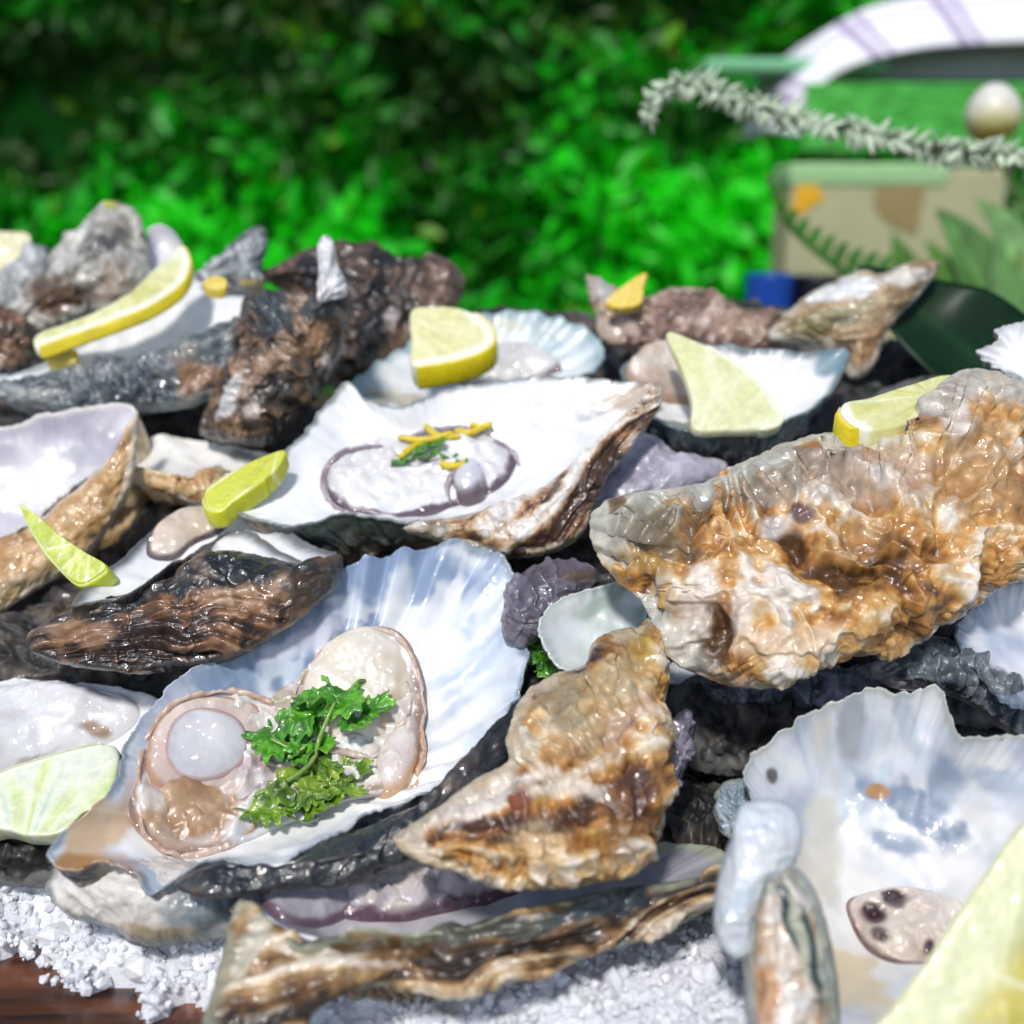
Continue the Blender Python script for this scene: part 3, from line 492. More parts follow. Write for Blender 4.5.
# --- F: open oyster front right
o = oyster('white and blue open oyster in the right foreground with purple spotted flesh', (890, 850, 22))
Fs = shell(o, [(744, 772), (752, 755), (776, 738), (806, 716), (838, 700), (868, 690), (905, 694), (935, 688), (952, 712), (965, 738), (1010, 738), (1060, 742), (1110, 800), (1100, 960), (1000, 1060), (880, 1075), (790, 1040), (758, 960), (768, 870), (756, 815)],
      22, (-.3, -1.6), axis=(.1, .55, .83), din=2.3, dout=3.2, ctr=(900, 880), pal=DARK, nac=[(.34, .40, .48), (.56, .60, .66), (.72, .72, .72), (.76, .75, .72)], seed=71, nt=520, ni=110, no=60, frill=.14, jag=.08, flute=.09, nrib=9, fgate=(900, 690, 170), rimcol=(.45, .46, .42), rimw=.02, pin=3.2,
      bi=[(925, 812, 70, 20, 35, (.18, .24, .34), .95), (985, 780, 50, 14, 15, (.30, .38, .48), .8), (905, 715, 12, 40, -8, (.40, .46, .52), .8), (820, 740, 12, 30, 10, (.58, .56, .50), .8), (895, 842, 36, 16, 20, (.26, .32, .42), .9), (942, 780, 20, 36, -10, (.26, .33, .44), .9), (852, 730, 18, 40, 0, (.30, .32, .34), .85), (885, 770, 10, 18, 5, (.45, .56, .62), .7), (772, 776, 7, 10, 10, (.05, .03, .03), .9), (880, 790, 12, 10, 0, (.40, .20, .06), .9), (815, 880, 24, 100, 8, (.55, .52, .45), .8), (850, 980, 60, 30, 30, (.58, .46, .24), .7), (1000, 790, 60, 20, 10, (.60, .66, .74), .5)])
body('mantle', o, Fs, [(846, 905), (868, 893), (900, 887), (935, 893), (962, 905), (958, 940), (930, 962), (890, 962), (862, 945)], h=.5, pal=[(.46, .36, .30), (.68, .58, .50), (.78, .73, .66)], seed=72, rough=.30, sc_=1.2, n=60, edge=((.16, .07, .07), .10), blobs=[(895, 897, 16, 9, 0, (.05, .015, .02), 1), (870, 912, 17, 14, 0, (.05, .015, .02), 1), (928, 948, 9, 9, 0, (.06, .015, .03), 1), (880, 935, 14, 10, 30, (.06, .02, .02), .9)])
# --- G: shell edge front right
o = oyster('narrow pale blue oyster shell standing on edge in front of the purple spotted oyster', (775, 920, 19.5))
shell(o, [(738, 812), (752, 803), (780, 803), (797, 818), (800, 845), (788, 872), (768, 885), (756, 920), (752, 950), (735, 955), (718, 935), (716, 905), (722, 870), (732, 840)],
      20, (0, -.6), axis=(-.3, -.2, -1), din=.3, dout=.6, pal=[(.50, .58, .64), (.66, .69, .72), (.76, .77, .78)], seed=81, nt=240, ni=16, no=60, lam=2, lamp=.03, lump=.08, rib=0, rimcol=(.60, .66, .70), jag=.01, frill=.03, mout=M_NAC, ridge=.03)
shell(o, [(770, 874), (784, 862), (800, 872), (818, 900), (832, 960), (838, 1030), (820, 1060), (760, 1060), (748, 1000), (746, 940), (752, 900)],
      19.6, (0, -.4), axis=(-.2, -.2, -1), din=.3, dout=.7, ridge=.05, pal=[(.40, .20, .08), (.60, .42, .28), (.72, .66, .60), (.76, .74, .72)], seed=82, nt=260, ni=16, no=80, lam=3, lamp=.1, lump=.14, rib=.1, rimcol=(.26, .34, .32), rimw=.06, jag=.01, frill=.04, name='shell_edge',
      bo=[(790, 920, 8, 50, -14, (.03, .045, .045), 1), (812, 960, 7, 60, -12, (.04, .07, .07), 1), (765, 990, 14, 40, 0, (.55, .25, .08), .8), (800, 940, 6, 60, -12, (.48, .50, .38), .9), (825, 960, 6, 60, -8, (.45, .50, .42), .9)])
o = oyster('small blue grey shell tip behind the standing shell edge', (735, 805, 24), cat='shell', name='shell_fragment')
shell(o, [(716, 800), (726, 786), (748, 780), (760, 800), (752, 830), (732, 838), (718, 822)], 24, axis=(0, -.2, -1), din=.2, dout=.4, pal=[(.22, .30, .36), (.40, .48, .54)], seed=83, nt=100, ni=10, no=24, lump=.05, rimcol=(.4, .42, .36))
# --- H: dark oyster left
o = oyster('black and brown oyster with cream flesh, its left end by a green lemon tip', (190, 590, 29))
Hs = shell(o, [(72, 604), (92, 580), (122, 556), (155, 528), (190, 505), (230, 500), (262, 515), (300, 538), (335, 552), (322, 566), (275, 548), (240, 528), (205, 545), (168, 568), (132, 590), (100, 600)],
      28.5, (0, -4), axis=(-.16, .88, .42), din=.5, dout=3.1, apex=(-.5, .7), ctr=(190, 548), pal=[(.03, .015, .01), (.12, .05, .022), (.26, .13, .06), (.38, .22, .12), (.5, .36, .26)], nac=NACW, seed=91, nt=420, ni=40, no=120, lam=6, lamp=.22, lump=.28, rib=.22, nrib=7, frill=.12, rimcol=(.03, .035, .035), rimw=.10, jag=.03, streak=1.0,
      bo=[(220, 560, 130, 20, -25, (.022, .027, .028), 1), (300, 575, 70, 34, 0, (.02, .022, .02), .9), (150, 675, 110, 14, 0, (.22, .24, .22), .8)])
body('belly', o, Hs, [(148, 560), (150, 535), (172, 515), (205, 508), (228, 518), (222, 532), (195, 545), (170, 562)], h=.3, pal=[(.62, .50, .38), (.74, .64, .52)], seed=92, rough=.05, n=24, edge=((.10, .07, .08), .16))
shell(o, [(28, 642), (52, 618), (90, 604), (140, 592), (180, 574), (218, 552), (262, 556), (310, 566), (340, 556), (338, 585), (312, 610), (282, 632), (252, 650), (215, 664), (150, 672), (90, 668), (48, 658)],
      27.3, (-.1, -1.6), axis=(0, -.1, -1), din=.3, dout=.8, ctr=(190, 620), hinge=(-120, 680), pal=[(.025, .012, .008), (.11, .045, .02), (.25, .12, .05), (.40, .24, .14), (.55, .42, .32)], seed=95, nt=420, ni=10, no=100, lam=3, lamp=.10, lump=.20, rib=.26, nrib=46, streak=1.6, frill=.06, jag=.03, rimcol=(.03, .03, .03), name='layered_outside', s_=.5,
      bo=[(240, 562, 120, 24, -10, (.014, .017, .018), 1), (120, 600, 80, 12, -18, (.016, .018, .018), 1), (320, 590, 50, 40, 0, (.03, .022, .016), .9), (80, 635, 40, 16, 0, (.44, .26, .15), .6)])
# --- I: lilac and tan shell, far left
o = oyster('lilac lined open oyster with smooth tan outside at the left edge', (50, 490, 32))
Is = shell(o, [(-70, 470), (-30, 432), (20, 422), (60, 411), (100, 406), (128, 404), (136, 414), (118, 446), (88, 475), (60, 500), (30, 522), (0, 545), (-40, 570), (-80, 540)],
      32.5, (0, -1.8), axis=(.35, .62, .45), din=1.0, dout=3.6, apex=(.6, .8), ctr=(10, 485), pal=CREAM, nac=NACL, seed=101, nt=340, ni=50, no=80, lam=5, lamp=.06, lump=.15, rib=.06, rimcol=(.70, .66, .60), rimw=.03,
      bi=[(75, 455, 30, 10, 0, (.40, .40, .46), .6), (40, 480, 30, 18, -40, (.74, .72, .76), .6)], bo=[(95, 500, 20, 40, 10, (.55, .34, .15), .5), (20, 580, 60, 14, -30, (.42, .34, .22), .6)])
shell(o, [(137, 414), (137, 448), (132, 482), (114, 520), (90, 550), (58, 576), (18, 602), (-25, 628), (-90, 650), (-90, 560), (-10, 552), (28, 528), (60, 505), (90, 480), (118, 448)],
      31.2, (0, -1), axis=(.15, -.1, -1), din=.1, dout=.6, ctr=(80, 520), hinge=(160, 300), pal=[(.34, .17, .06), (.56, .33, .13), (.70, .50, .27), (.78, .66, .46)], seed=105, nt=300, ni=10, no=70, lam=3, lamp=.05, lump=.14, rib=.05, ridge=.10, rimcol=(.72, .66, .54), jag=.03, name='layered_outside', bo=[(10, 590, 70, 14, -25, (.30, .24, .14), .7)])
# --- J: small cream frilled shell
o = oyster('small cream frilled oyster shell between the tan shell and the brown knobbly one', (190, 465, 33))
shell(o, [(108, 462), (128, 446), (160, 440), (192, 437), (228, 444), (268, 452), (286, 462), (262, 466), (240, 474), (212, 466), (190, 478), (170, 480), (150, 470), (128, 470)],
      33.5, (0, -4), axis=(.1, .85, .45), din=.25, dout=1.5, pal=CREAM, nac=[(.70, .68, .62), (.80, .78, .74)], seed=111, nt=260, ni=24, no=70, lam=4, lamp=.06, lump=.18, rib=.05, frill=.16, rimcol=(.72, .70, .64),
      bi=[(250, 458, 24, 8, 10, (.16, .18, .17), .8)], bo=[(230, 490, 50, 24, 10, (.24, .20, .16), .7)])
shell(o, [(112, 464), (140, 470), (170, 480), (192, 478), (212, 468), (240, 475), (284, 464), (268, 488), (240, 502), (205, 506), (175, 496), (140, 484)],
      32.6, (0, -1), axis=(.1, -.1, -1), din=.1, dout=.4, hinge=(190, 400), pal=CREAM, seed=115, nt=200, ni=8, no=40, lam=3, lamp=.05, lump=.12, rib=.05, ridge=.10, rimcol=(.70, .66, .56), jag=.03, name='layered_outside', bo=[(250, 485, 30, 20, 0, (.20, .15, .10), .8)])
# --- K: long dark oyster at the back left
o = oyster('long blue grey oyster at the back left holding a lemon slice', (140, 340, 36))
Ks = shell(o, [(-20, 378), (10, 372), (50, 358), (100, 330), (150, 300), (195, 276), (240, 278), (262, 288), (298, 298), (262, 312), (225, 326), (180, 346), (150, 356), (105, 362), (60, 372), (25, 384), (0, 390)],
      36.5, (0, -4.5), axis=(.05, .93, .35), din=.5, dout=1.9, apex=(.4, .5), ctr=(150, 335), pal=[(.02, .022, .025), (.07, .085, .095), (.17, .20, .22), (.30, .32, .32), (.40, .34, .28)], nac=NACW, seed=121, nt=400, ni=40, no=90, lam=5, lamp=.14, lump=.26, rib=.1, nrib=7, frill=.12, rimcol=(.30, .35, .36), rimw=.08, jag=.03,
      bo=[(200, 370, 36, 26, -20, (.30, .17, .09), .9), (255, 330, 24, 30, 20, (.20, .10, .06), .8), (20, 392, 40, 12, 0, (.34, .36, .33), .8), (110, 400, 50, 10, 0, (.26, .16, .10), .7)])
shell(o, [(-5, 388), (20, 384), (60, 374), (105, 365), (150, 358), (180, 348), (225, 328), (265, 312), (298, 300), (290, 325), (262, 356), (238, 384), (200, 404), (150, 412), (90, 412), (40, 410), (8, 402)],
      35.0, (-.1, -2), axis=(0, -.2, -1), din=.2, dout=.8, ctr=(165, 375), hinge=(320, 300), pal=[(.010, .012, .015), (.03, .04, .048), (.09, .11, .125), (.20, .22, .22), (.30, .27, .23)], seed=125, nt=340, ni=10, no=80, lam=5, lamp=.12, lump=.28, rib=.06, frill=.08, jag=.03, rimcol=(.30, .35, .36), name='layered_outside', s_=.55,
      bo=[(198, 380, 32, 26, -20, (.28, .15, .08), .95), (262, 330, 24, 26, 20, (.18, .09, .05), .9), (20, 395, 40, 10, 0, (.36, .38, .35), .8)])
# --- L: raised shell top left
o = oyster('oyster shell propped up behind the lemon slice at the back left, grey and brown', (90, 270, 41))
shell(o, [(10, 326), (30, 292), (48, 268), (72, 240), (92, 214), (108, 202), (124, 206), (140, 218), (148, 250), (146, 286), (128, 306), (90, 318), (50, 330)],
      40, (0, -1.5), axis=(.1, -.3, -.95), din=.5, dout=1.0, pal=[(.10, .08, .06), (.28, .25, .20), (.48, .45, .40), (.62, .60, .54), (.72, .70, .66)], seed=131, nt=260, ni=16, no=70, lam=3, lamp=.08, lump=.35, lumps=.45, rib=.08, frill=.16, rimcol=(.7, .68, .56), rimw=.05,
      bo=[(95, 245, 22, 16, -30, (.07, .07, .07), .9), (60, 300, 46, 22, -10, (.12, .065, .03), .95), (118, 285, 20, 24, 0, (.36, .27, .20), .8), (78, 230, 12, 20, 30, (.66, .66, .60), .8), (112, 203, 8, 6, 0, (.45, .48, .05), .9), (60, 262, 20, 14, -40, (.60, .60, .58), .7)])
shell(o, [(148, 232), (158, 226), (172, 232), (180, 248), (180, 268), (168, 284), (150, 290), (144, 262)], 40.5, axis=(.2, 0, 1), din=.4, dout=.6, pal=NACL, nac=NACL, seed=132, nt=120, ni=20, no=20, lump=.05, rib=0, name='shell_lobe', rimcol=(.6, .6, .66))
# left edge scraps
o = oyster('rounded brown oyster shell end at the left edge below the cream block', (10, 350, 37))
shell(o, [(-40, 330), (-10, 318), (18, 316), (36, 330), (38, 352), (24, 372), (-10, 380), (-40, 372)], 36, axis=(0, -.3, -1), din=.3, dout=.9, pal=BROWN, seed=141, nt=160, ni=12, no=40, lam=4, rib=.06, bo=[(5, 330, 26, 10, 0, (.08, .06, .04), .8)])
o = oyster('pale grey oyster shell behind the rounded brown end at the left edge', (20, 290, 42))
shell(o, [(-40, 300), (0, 280), (26, 262), (42, 246), (50, 262), (44, 290), (24, 316), (-10, 326), (-40, 320)], 42, axis=(.1, -.5, -.8), din=.3, dout=.8, pal=[(.20, .20, .18), (.42, .43, .42), (.62, .64, .64)], seed=142, nt=160, ni=12, no=40, lam=4, lump=.2, rib=.06)
o = oyster('grey translucent shell tip pointing up right behind the back lemon slice', (235, 260, 40))
shell(o, [(198, 278), (215, 262), (232, 244), (252, 228), (264, 228), (266, 244), (262, 268), (264, 284), (240, 292), (212, 288)], 39, axis=(.1, -.3, -1), din=.2, dout=.5, pal=[(.16, .17, .16), (.34, .36, .37), (.56, .58, .60)], seed=143, nt=160, ni=12, no=40, lam=4, lump=.14, rib=.1,
      bo=[(258, 286, 20, 6, 0, (.50, .38, .05), .9), (225, 285, 14, 8, 0, (.06, .06, .06), .8)])
# --- M: knobbly dark brown shell
o = oyster('dark knobbly oyster with brown lumps and a white upright spur at its top', (270, 370, 34.5))
shell(o, [(244, 300), (258, 290), (285, 292), (318, 294), (344, 290), (348, 318), (342, 345), (330, 375), (312, 404), (292, 430), (262, 446), (225, 442), (200, 432), (208, 408), (224, 385), (238, 362), (246, 340), (240, 318)],
      34.5, (0, -1), axis=(.1, -.1, -1), din=.6, dout=1.3, pal=[(.012, .012, .012), (.045, .035, .028), (.13, .075, .04), (.30, .18, .10), (.52, .42, .34)], seed=151, nt=340, ni=16, no=110, lam=4, lamp=.14, lump=.42, lumps=.55, rib=.1, ridge=.20, frill=.1, rimcol=(.05, .05, .05), s_=.6,
      bo=[(270, 312, 26, 24, 0, (.05, .065, .07), 1), (322, 308, 24, 16, 0, (.04, .05, .055), .95), (318, 342, 18, 20, 0, (.36, .20, .10), .9), (275, 360, 20, 14, 0, (.34, .22, .14), .85), (228, 395, 10, 30, 25, (.62, .62, .62), .9), (250, 405, 10, 16, 0, (.56, .46, .40), .8), (232, 434, 18, 8, 0, (.50, .32, .18), .8), (272, 395, 24, 20, 0, (.03, .025, .02), .8), (325, 358, 8, 8, 0, (.66, .58, .54), .8)])
shell(o, [(318, 300), (320, 275), (318, 248), (325, 238), (334, 244), (338, 268), (346, 282), (346, 296), (332, 300)], 33.5, axis=(0, -.1, -1), din=.1, dout=.35, pal=[(.70, .68, .70), (.82, .81, .82)], seed=152, nt=120, ni=8, no=30, lam=2, lamp=.02, lump=.06, rib=0, name='hinge_spur', rimcol=(.75, .73, .75), jag=.02, frill=.02)
# --- N: dark brown rugged shell behind
o = oyster('rugged dark brown oyster shell at the back, right of the white spur', (380, 300, 39))
shell(o, [(262, 278), (290, 262), (325, 250), (352, 250), (380, 252), (405, 262), (440, 262), (462, 274), (460, 298), (440, 320), (418, 345), (385, 370), (350, 390), (330, 370), (340, 330), (300, 300)],
      39.5, (0, -1.5), axis=(0, -.3, -1), din=.5, dout=1.5, pal=[(.010, .008, .008), (.035, .022, .016), (.10, .055, .035), (.20, .12, .08), (.34, .24, .19)], seed=161, nt=320, ni=16, no=90, lam=4, lamp=.14, lump=.42, lumps=.5, rib=.14, ridge=.20, frill=.22, rimcol=(.20, .14, .10),
      bo=[(385, 258, 40, 10, 8, (.010, .010, .010), .9), (370, 330, 20, 26, 0, (.012, .01, .01), .9), (392, 315, 10, 8, 0, (.55, .46, .46), .7), (438, 282, 14, 26, 0, (.24, .15, .11), .7)])
# --- O: pale oyster with lemon half slice
o = oyster('pale bluish open oyster at the back centre under a half slice of lemon', (480, 350, 37))
Os = shell(o, [(345, 398), (362, 372), (395, 350), (420, 336), (460, 320), (500, 312), (532, 313), (560, 318), (585, 326), (602, 348), (598, 366), (570, 382), (530, 392), (480, 400), (430, 408), (380, 410)],
      37.5, (0, -4.2), axis=(0, .85, .5), din=.9, dout=1.9, ctr=(480, 360), pal=DARK, nac=[(.30, .40, .42), (.56, .64, .67), (.74, .77, .78), (.80, .80, .78)], seed=171, nt=340, ni=60, no=50, lam=5, flute=.10, nrib=12, frill=.12, rimcol=(.30, .42, .45), rimw=.05,
      bi=[(510, 326, 26, 7, 5, (.62, .60, .42), .7), (400, 398, 40, 10, 10, (.36, .32, .20), .7), (550, 350, 26, 10, -10, (.40, .52, .56), .7)])
body('belly', o, Os, [(440, 372), (470, 352), (510, 345), (550, 355), (560, 372), (520, 384), (470, 388)], h=.5, pal=[(.58, .56, .54), (.74, .72, .70)], seed=172, rough=.12, n=30, edge=((.24, .18, .18), .1))
# --- P: brown ridge shell at the back
o = oyster('low brown oyster shell ridge at the back right beside a yellow peel triangle', (680, 320, 40))
shell(o, [(586, 276), (602, 286), (620, 298), (645, 298), (668, 290), (692, 288), (715, 294), (738, 308), (792, 314), (800, 335), (770, 350), (700, 356), (640, 352), (604, 340), (594, 312)],
      39, (0, -1.8), axis=(0, .1, -1), din=.4, dout=.9, pal=[(.05, .028, .02), (.16, .09, .06), (.34, .21, .15), (.50, .36, .28), (.62, .52, .46)], seed=181, nt=320, ni=14, no=80, lam=4, lamp=.12, lump=.36, lumps=.6, rib=.14, frill=.2, rimcol=(.55, .45, .35),
      bo=[(598, 288, 14, 12, 30, (.50, .50, .48), .9), (625, 308, 30, 6, 5, (.42, .36, .16), .8), (680, 312, 30, 12, -20, (.14, .08, .06), .7), (618, 330, 26, 10, -10, (.60, .46, .38), .8), (745, 325, 40, 10, 0, (.38, .26, .18), .8)])
# --- Q: upright tan shell at the back right
o = oyster('tan oyster shell standing upright with white inner lip, in front of the dark leaf', (850, 320, 38))
shell(o, [(768, 338), (782, 318), (802, 300), (830, 284), (858, 274), (880, 276), (902, 266), (932, 262), (936, 272), (922, 292), (902, 312), (886, 332), (880, 352), (868, 372), (852, 380), (838, 362), (820, 345), (795, 345)],
      37.5, (0, -1.2), axis=(.1, -.2, -1), din=.4, dout=.8, pal=[(.12, .07, .03), (.30, .20, .10), (.46, .32, .17), (.58, .46, .30)], seed=191, nt=320, ni=16, no=80, lam=3, lamp=.05, lump=.18, ridge=.08, rib=.07, frill=.16, rimcol=(.70, .66, .56), rimw=.04,
      bo=[(845, 290, 44, 13, -14, (.74, .74, .72), 1), (905, 276, 26, 9, -14, (.72, .68, .60), .9), (815, 325, 36, 14, -10, (.24, .20, .08), .9), (845, 318, 24, 10, -20, (.16, .15, .09), .7), (870, 350, 18, 26, 20, (.50, .29, .13), .7), (860, 308, 30, 9, -15, (.50, .45, .26), .6)])
# --- R: open oyster with pale wedge
o = oyster('open oyster with dark rim at the right holding a pale lemon wedge', (740, 390, 33))
Rs = shell(o, [(622, 368), (650, 350), (690, 342), (735, 346), (775, 350), (812, 352), (846, 350), (842, 372), (826, 396), (800, 412), (765, 424), (725, 430), (690, 430), (660, 420), (640, 404)],
      33.5, (0, -3.8), axis=(.03, .9, .42), din=.9, dout=1.8, ctr=(735, 385), pal=[(.012, .014, .016), (.035, .045, .05), (.09, .09, .085), (.20, .13, .09), (.34, .26, .2)], nac=NACW, seed=201, nt=400, ni=60, no=90, lam=6, lamp=.2, lump=.22, rib=.1, frill=.09, rimcol=(.05, .10, .12), rimw=.07, jag=.03,
      bi=[(835, 362, 22, 16, 0, (.16, .26, .30), .9), (700, 425, 40, 6, 0, (.12, .16, .12), .8)], bo=[(690, 460, 50, 14, 10, (.20, .12, .08), .8)])
body('mantle', o, Rs, [(625, 372), (645, 352), (675, 348), (705, 358), (715, 385), (700, 405), (665, 402), (640, 392)], h=.6, pal=[(.46, .32, .24), (.64, .52, .42), (.70, .64, .56)], seed=202, rough=.15, n=30, edge=((.40, .26, .18), .12))
# --- T, U: right edge
o = oyster('white ruffled oyster shell at the right edge above the big brown one', (1010, 350, 30))
shell(o, [(978, 352), (1000, 340), (998, 328), (1020, 322), (1060, 318), (1080, 350), (1070, 395), (1030, 392), (1006, 372)], 29.5, axis=(.1, .3, .9), din=.5, dout=.9, pal=DARK, nac=NACW, seed=211, nt=220, ni=40, no=30, flute=.12, nrib=10, frill=.12, rimcol=(.6, .6, .58), bi=[(1015, 380, 20, 5, 30, (.10, .11, .13), .8)])
o = oyster('blue grey oyster with frosty inside at the right edge below the big brown one', (1000, 650, 25))
Us = shell(o, [(958, 628), (975, 606), (985, 590), (1020, 576), (1070, 580), (1090, 650), (1060, 700), (1010, 705), (985, 680), (966, 655)], 25.5, (0, -2), axis=(.1, .4, .9), din=.8, dout=1.4, pal=DARK, nac=[(.20, .26, .36), (.40, .47, .58), (.66, .68, .72), (.76, .76, .78)], seed=221, nt=260, ni=50, no=40, flute=.08, frill=.12, jag=.05, rimcol=(.10, .13, .17), rimw=.08,
      bi=[(990, 680, 40, 14, 30, (.06, .08, .10), .8)])
o = oyster('dark slate oyster shell running under the frosty blue one at the right edge', (960, 700, 25.5))
shell(o, [(870, 672), (900, 650), (940, 640), (975, 660), (1010, 690), (1050, 700), (1080, 740), (1040, 748), (1000, 730), (960, 700), (920, 690), (890, 690)], 25.5, (0, -1), axis=(.1, -.5, -.8), din=.3, dout=.6, pal=[(.015, .018, .022), (.05, .06, .075), (.13, .15, .17), (.26, .26, .25)], seed=222, nt=260, ni=14, no=60, lam=6, lamp=.14, lump=.2, rib=.06, rimcol=(.30, .27, .25), frill=.1)
# --- V: pale green grey shell in the middle gap
o = oyster('pale grey green oyster shell tilted in the gap above the pointed brown shell', (590, 620, 26.5))
Vs = shell(o, [(540, 620), (560, 600), (600, 585), (634, 580), (646, 596), (644, 622), (620, 650), (590, 672), (560, 668), (545, 648)], 26.5, (.3, -1.5), axis=(0, .5, .85), din=.5, dout=1.0, pal=DARK, nac=NACG, seed=231, nt=220, ni=44, no=30, frill=.1, rimcol=(.62, .66, .64), bi=[(600, 605, 40, 10, -25, (.32, .40, .36), .7), (565, 630, 24, 14, -20, (.52, .58, .62), .6), (632, 598, 12, 10, 0, (.70, .74, .76), .8)])
o = oyster('purple grey oyster shell deep in the gap under the centre oyster', (535, 595, 28))
shell(o, [(505, 610), (512, 582), (540, 566), (580, 562), (600, 580), (580, 600), (556, 622), (530, 645), (508, 640)], 27.8, (0, -1.5), axis=(0, -.3, -.9), din=.3, dout=.8, ridge=.05, pal=[(.07, .06, .08), (.15, .13, .17), (.26, .23, .28)], seed=232, nt=180, ni=12, no=50, lam=4, lump=.2, rib=.04, rimcol=(.2, .17, .2), bo=[(585, 575, 30, 8, 0, (.12, .08, .05), .8)])
o = oyster('small purple grey shell tip right of the pointed brown shell', (680, 745, 25), cat='shell', name='shell_fragment')
shell(o, [(664, 790), (666, 750), (672, 722), (686, 710), (694, 722), (690, 750), (680, 780), (672, 800)], 24.5, axis=(0, -.2, -1), din=.2, dout=.5, pal=[(.06, .055, .07), (.20, .18, .24), (.40, .36, .42)], seed=233, nt=120, ni=10, no=40, lam=4, lump=.14)
o = oyster('blue and violet oyster rim just below the big brown shell', (770, 690, 26.5))
shell(o, [(700, 680), (720, 672), (780, 676), (830, 676), (868, 668), (880, 690), (850, 712), (800, 716), (760, 710), (720, 704)], 27.0, (0, -2), axis=(0, -.6, -.75), din=.3, dout=.6, pal=[(.03, .035, .05), (.14, .14, .20), (.34, .32, .42), (.5, .48, .55)], seed=234, nt=220, ni=10, no=50, lam=5, lump=.22, rib=.06, pv=(-.1, .8))
o = oyster('smooth lilac grey shell in the gap left of the big knobbly brown shell', (655, 470, 32))
shell(o, [(592, 512), (606, 480), (626, 448), (648, 434), (676, 452), (722, 462), (716, 482), (680, 500), (640, 512)], 31.5, (0, -1.5), axis=(0, -.2, -1), din=.1, dout=.6, pal=[(.26, .24, .30), (.42, .40, .47), (.60, .57, .62)], seed=236, nt=200, ni=8, no=50, lam=3, lamp=.04, lump=.14, rib=.04, ridge=.06, rimcol=(.6, .58, .6), mout=M_NAC)
# --- W: white flesh at the left edge
o = oyster('open oyster with plump white flesh at the left edge', (60, 720, 26.5))
Ws = shell(o, [(-60, 700), (-20, 684), (40, 680), (100, 684), (140, 692), (160, 706), (150, 730), (110, 760), (50, 790), (-10, 810), (-60, 800)], 26.8, (0, -2.6), axis=(0, .8, .6), din=.8, dout=1.4, pal=DARK, nac=NACW, seed=241, nt=240, ni=40, no=40, frill=.1, rimcol=(.6, .6, .62))
body('mantle', o, Ws, [(-60, 720), (-20, 694), (30, 686), (80, 690), (130, 700), (140, 720), (118, 740), (70, 760), (20, 780), (-40, 790)], h=.8, pal=[(.70, .68, .70), (.80, .79, .80)], seed=242, rough=.14, sc_=.7, n=40, blobs=[(92, 730, 18, 10, 20, (.30, .17, .09), .9), (20, 765, 40, 4, -30, (.42, .34, .36), .7)])
# --- filler shells in the gaps, the shade there put into their near-black colour
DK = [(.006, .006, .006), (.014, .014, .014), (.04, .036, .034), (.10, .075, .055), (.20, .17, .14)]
FILL = [(700, 760, 29, 1.0, 80, 70), (760, 720, 28, -.5, 90, 60), (620, 620, 31, 0, 110, 60), (520, 600, 32, .2, 120, 60), (420, 620, 31, 0, 130, 70), (160, 640, 31, 0, 150, 70), (60, 660, 30, 0, 120, 50),
        (330, 470, 37, .5, 130, 50), (180, 440, 38, 0, 140, 50), (60, 400, 40, 0, 120, 40), (560, 480, 35, 0, 120, 60), (660, 480, 36, 0, 130, 60), (820, 440, 37, 0, 150, 50), (960, 440, 35, 0, 120, 60),
        (920, 690, 29, 0, 120, 60), (1000, 620, 30, 0, 120, 60), (840, 640, 30, 0, 140, 50), (320, 880, 25.5, 0, 100, 30), (480, 830, 26, 0, 130, 50), (640, 860, 26, 0, 110, 40), (40, 850, 26, 0, 90, 40),
        (700, 830, 26.5, 0, 70, 50), (380, 350, 43, 0, 130, 40), (520, 360, 42, 0, 120, 40), (160, 330, 43, 0, 150, 40), (900, 390, 42, 0, 130, 40), (720, 350, 43, 0, 130, 40), (300, 760, 29, 0, 150, 90), (960, 800, 27, 0, 100, 80), (830, 800, 27, 0, 90, 70), (450, 440, 40, 0, 160, 50), (560, 720, 28, 0, 100, 70), (220, 560, 34, 0, 150, 60)]
hints = ['in the dark gap right of the pointed brown shell', 'in the dark under the big brown shell', 'behind the grey green tilted shell', 'under the centre oyster', 'behind the upper rim of the parsley oyster', 'beneath the black and brown oyster', 'at the left edge above the white flesh']
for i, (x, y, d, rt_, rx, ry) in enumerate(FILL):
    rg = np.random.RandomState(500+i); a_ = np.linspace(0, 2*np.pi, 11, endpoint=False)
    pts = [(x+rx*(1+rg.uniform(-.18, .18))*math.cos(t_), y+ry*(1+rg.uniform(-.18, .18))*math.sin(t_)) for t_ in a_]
    lab = 'filler oyster shell coloured dark as shade '+(hints[i] if i < len(hints) else 'buried in the shadows of the heap')
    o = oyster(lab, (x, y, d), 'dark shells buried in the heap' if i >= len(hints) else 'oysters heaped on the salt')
    shell(o, pts, d, (0, -2.5), axis=(rg.uniform(-.2, .2), -.5, -.8), din=.4, dout=1.3, pal=DK, seed=501+i, nt=140, ni=8, no=40, lam=6, lamp=.14, lump=.5, rib=.05, hinge=(x-rx*1.1, y-ry*.6), mout=M_DARK, rimcol=(.22, .22, .21), rimw=.06)
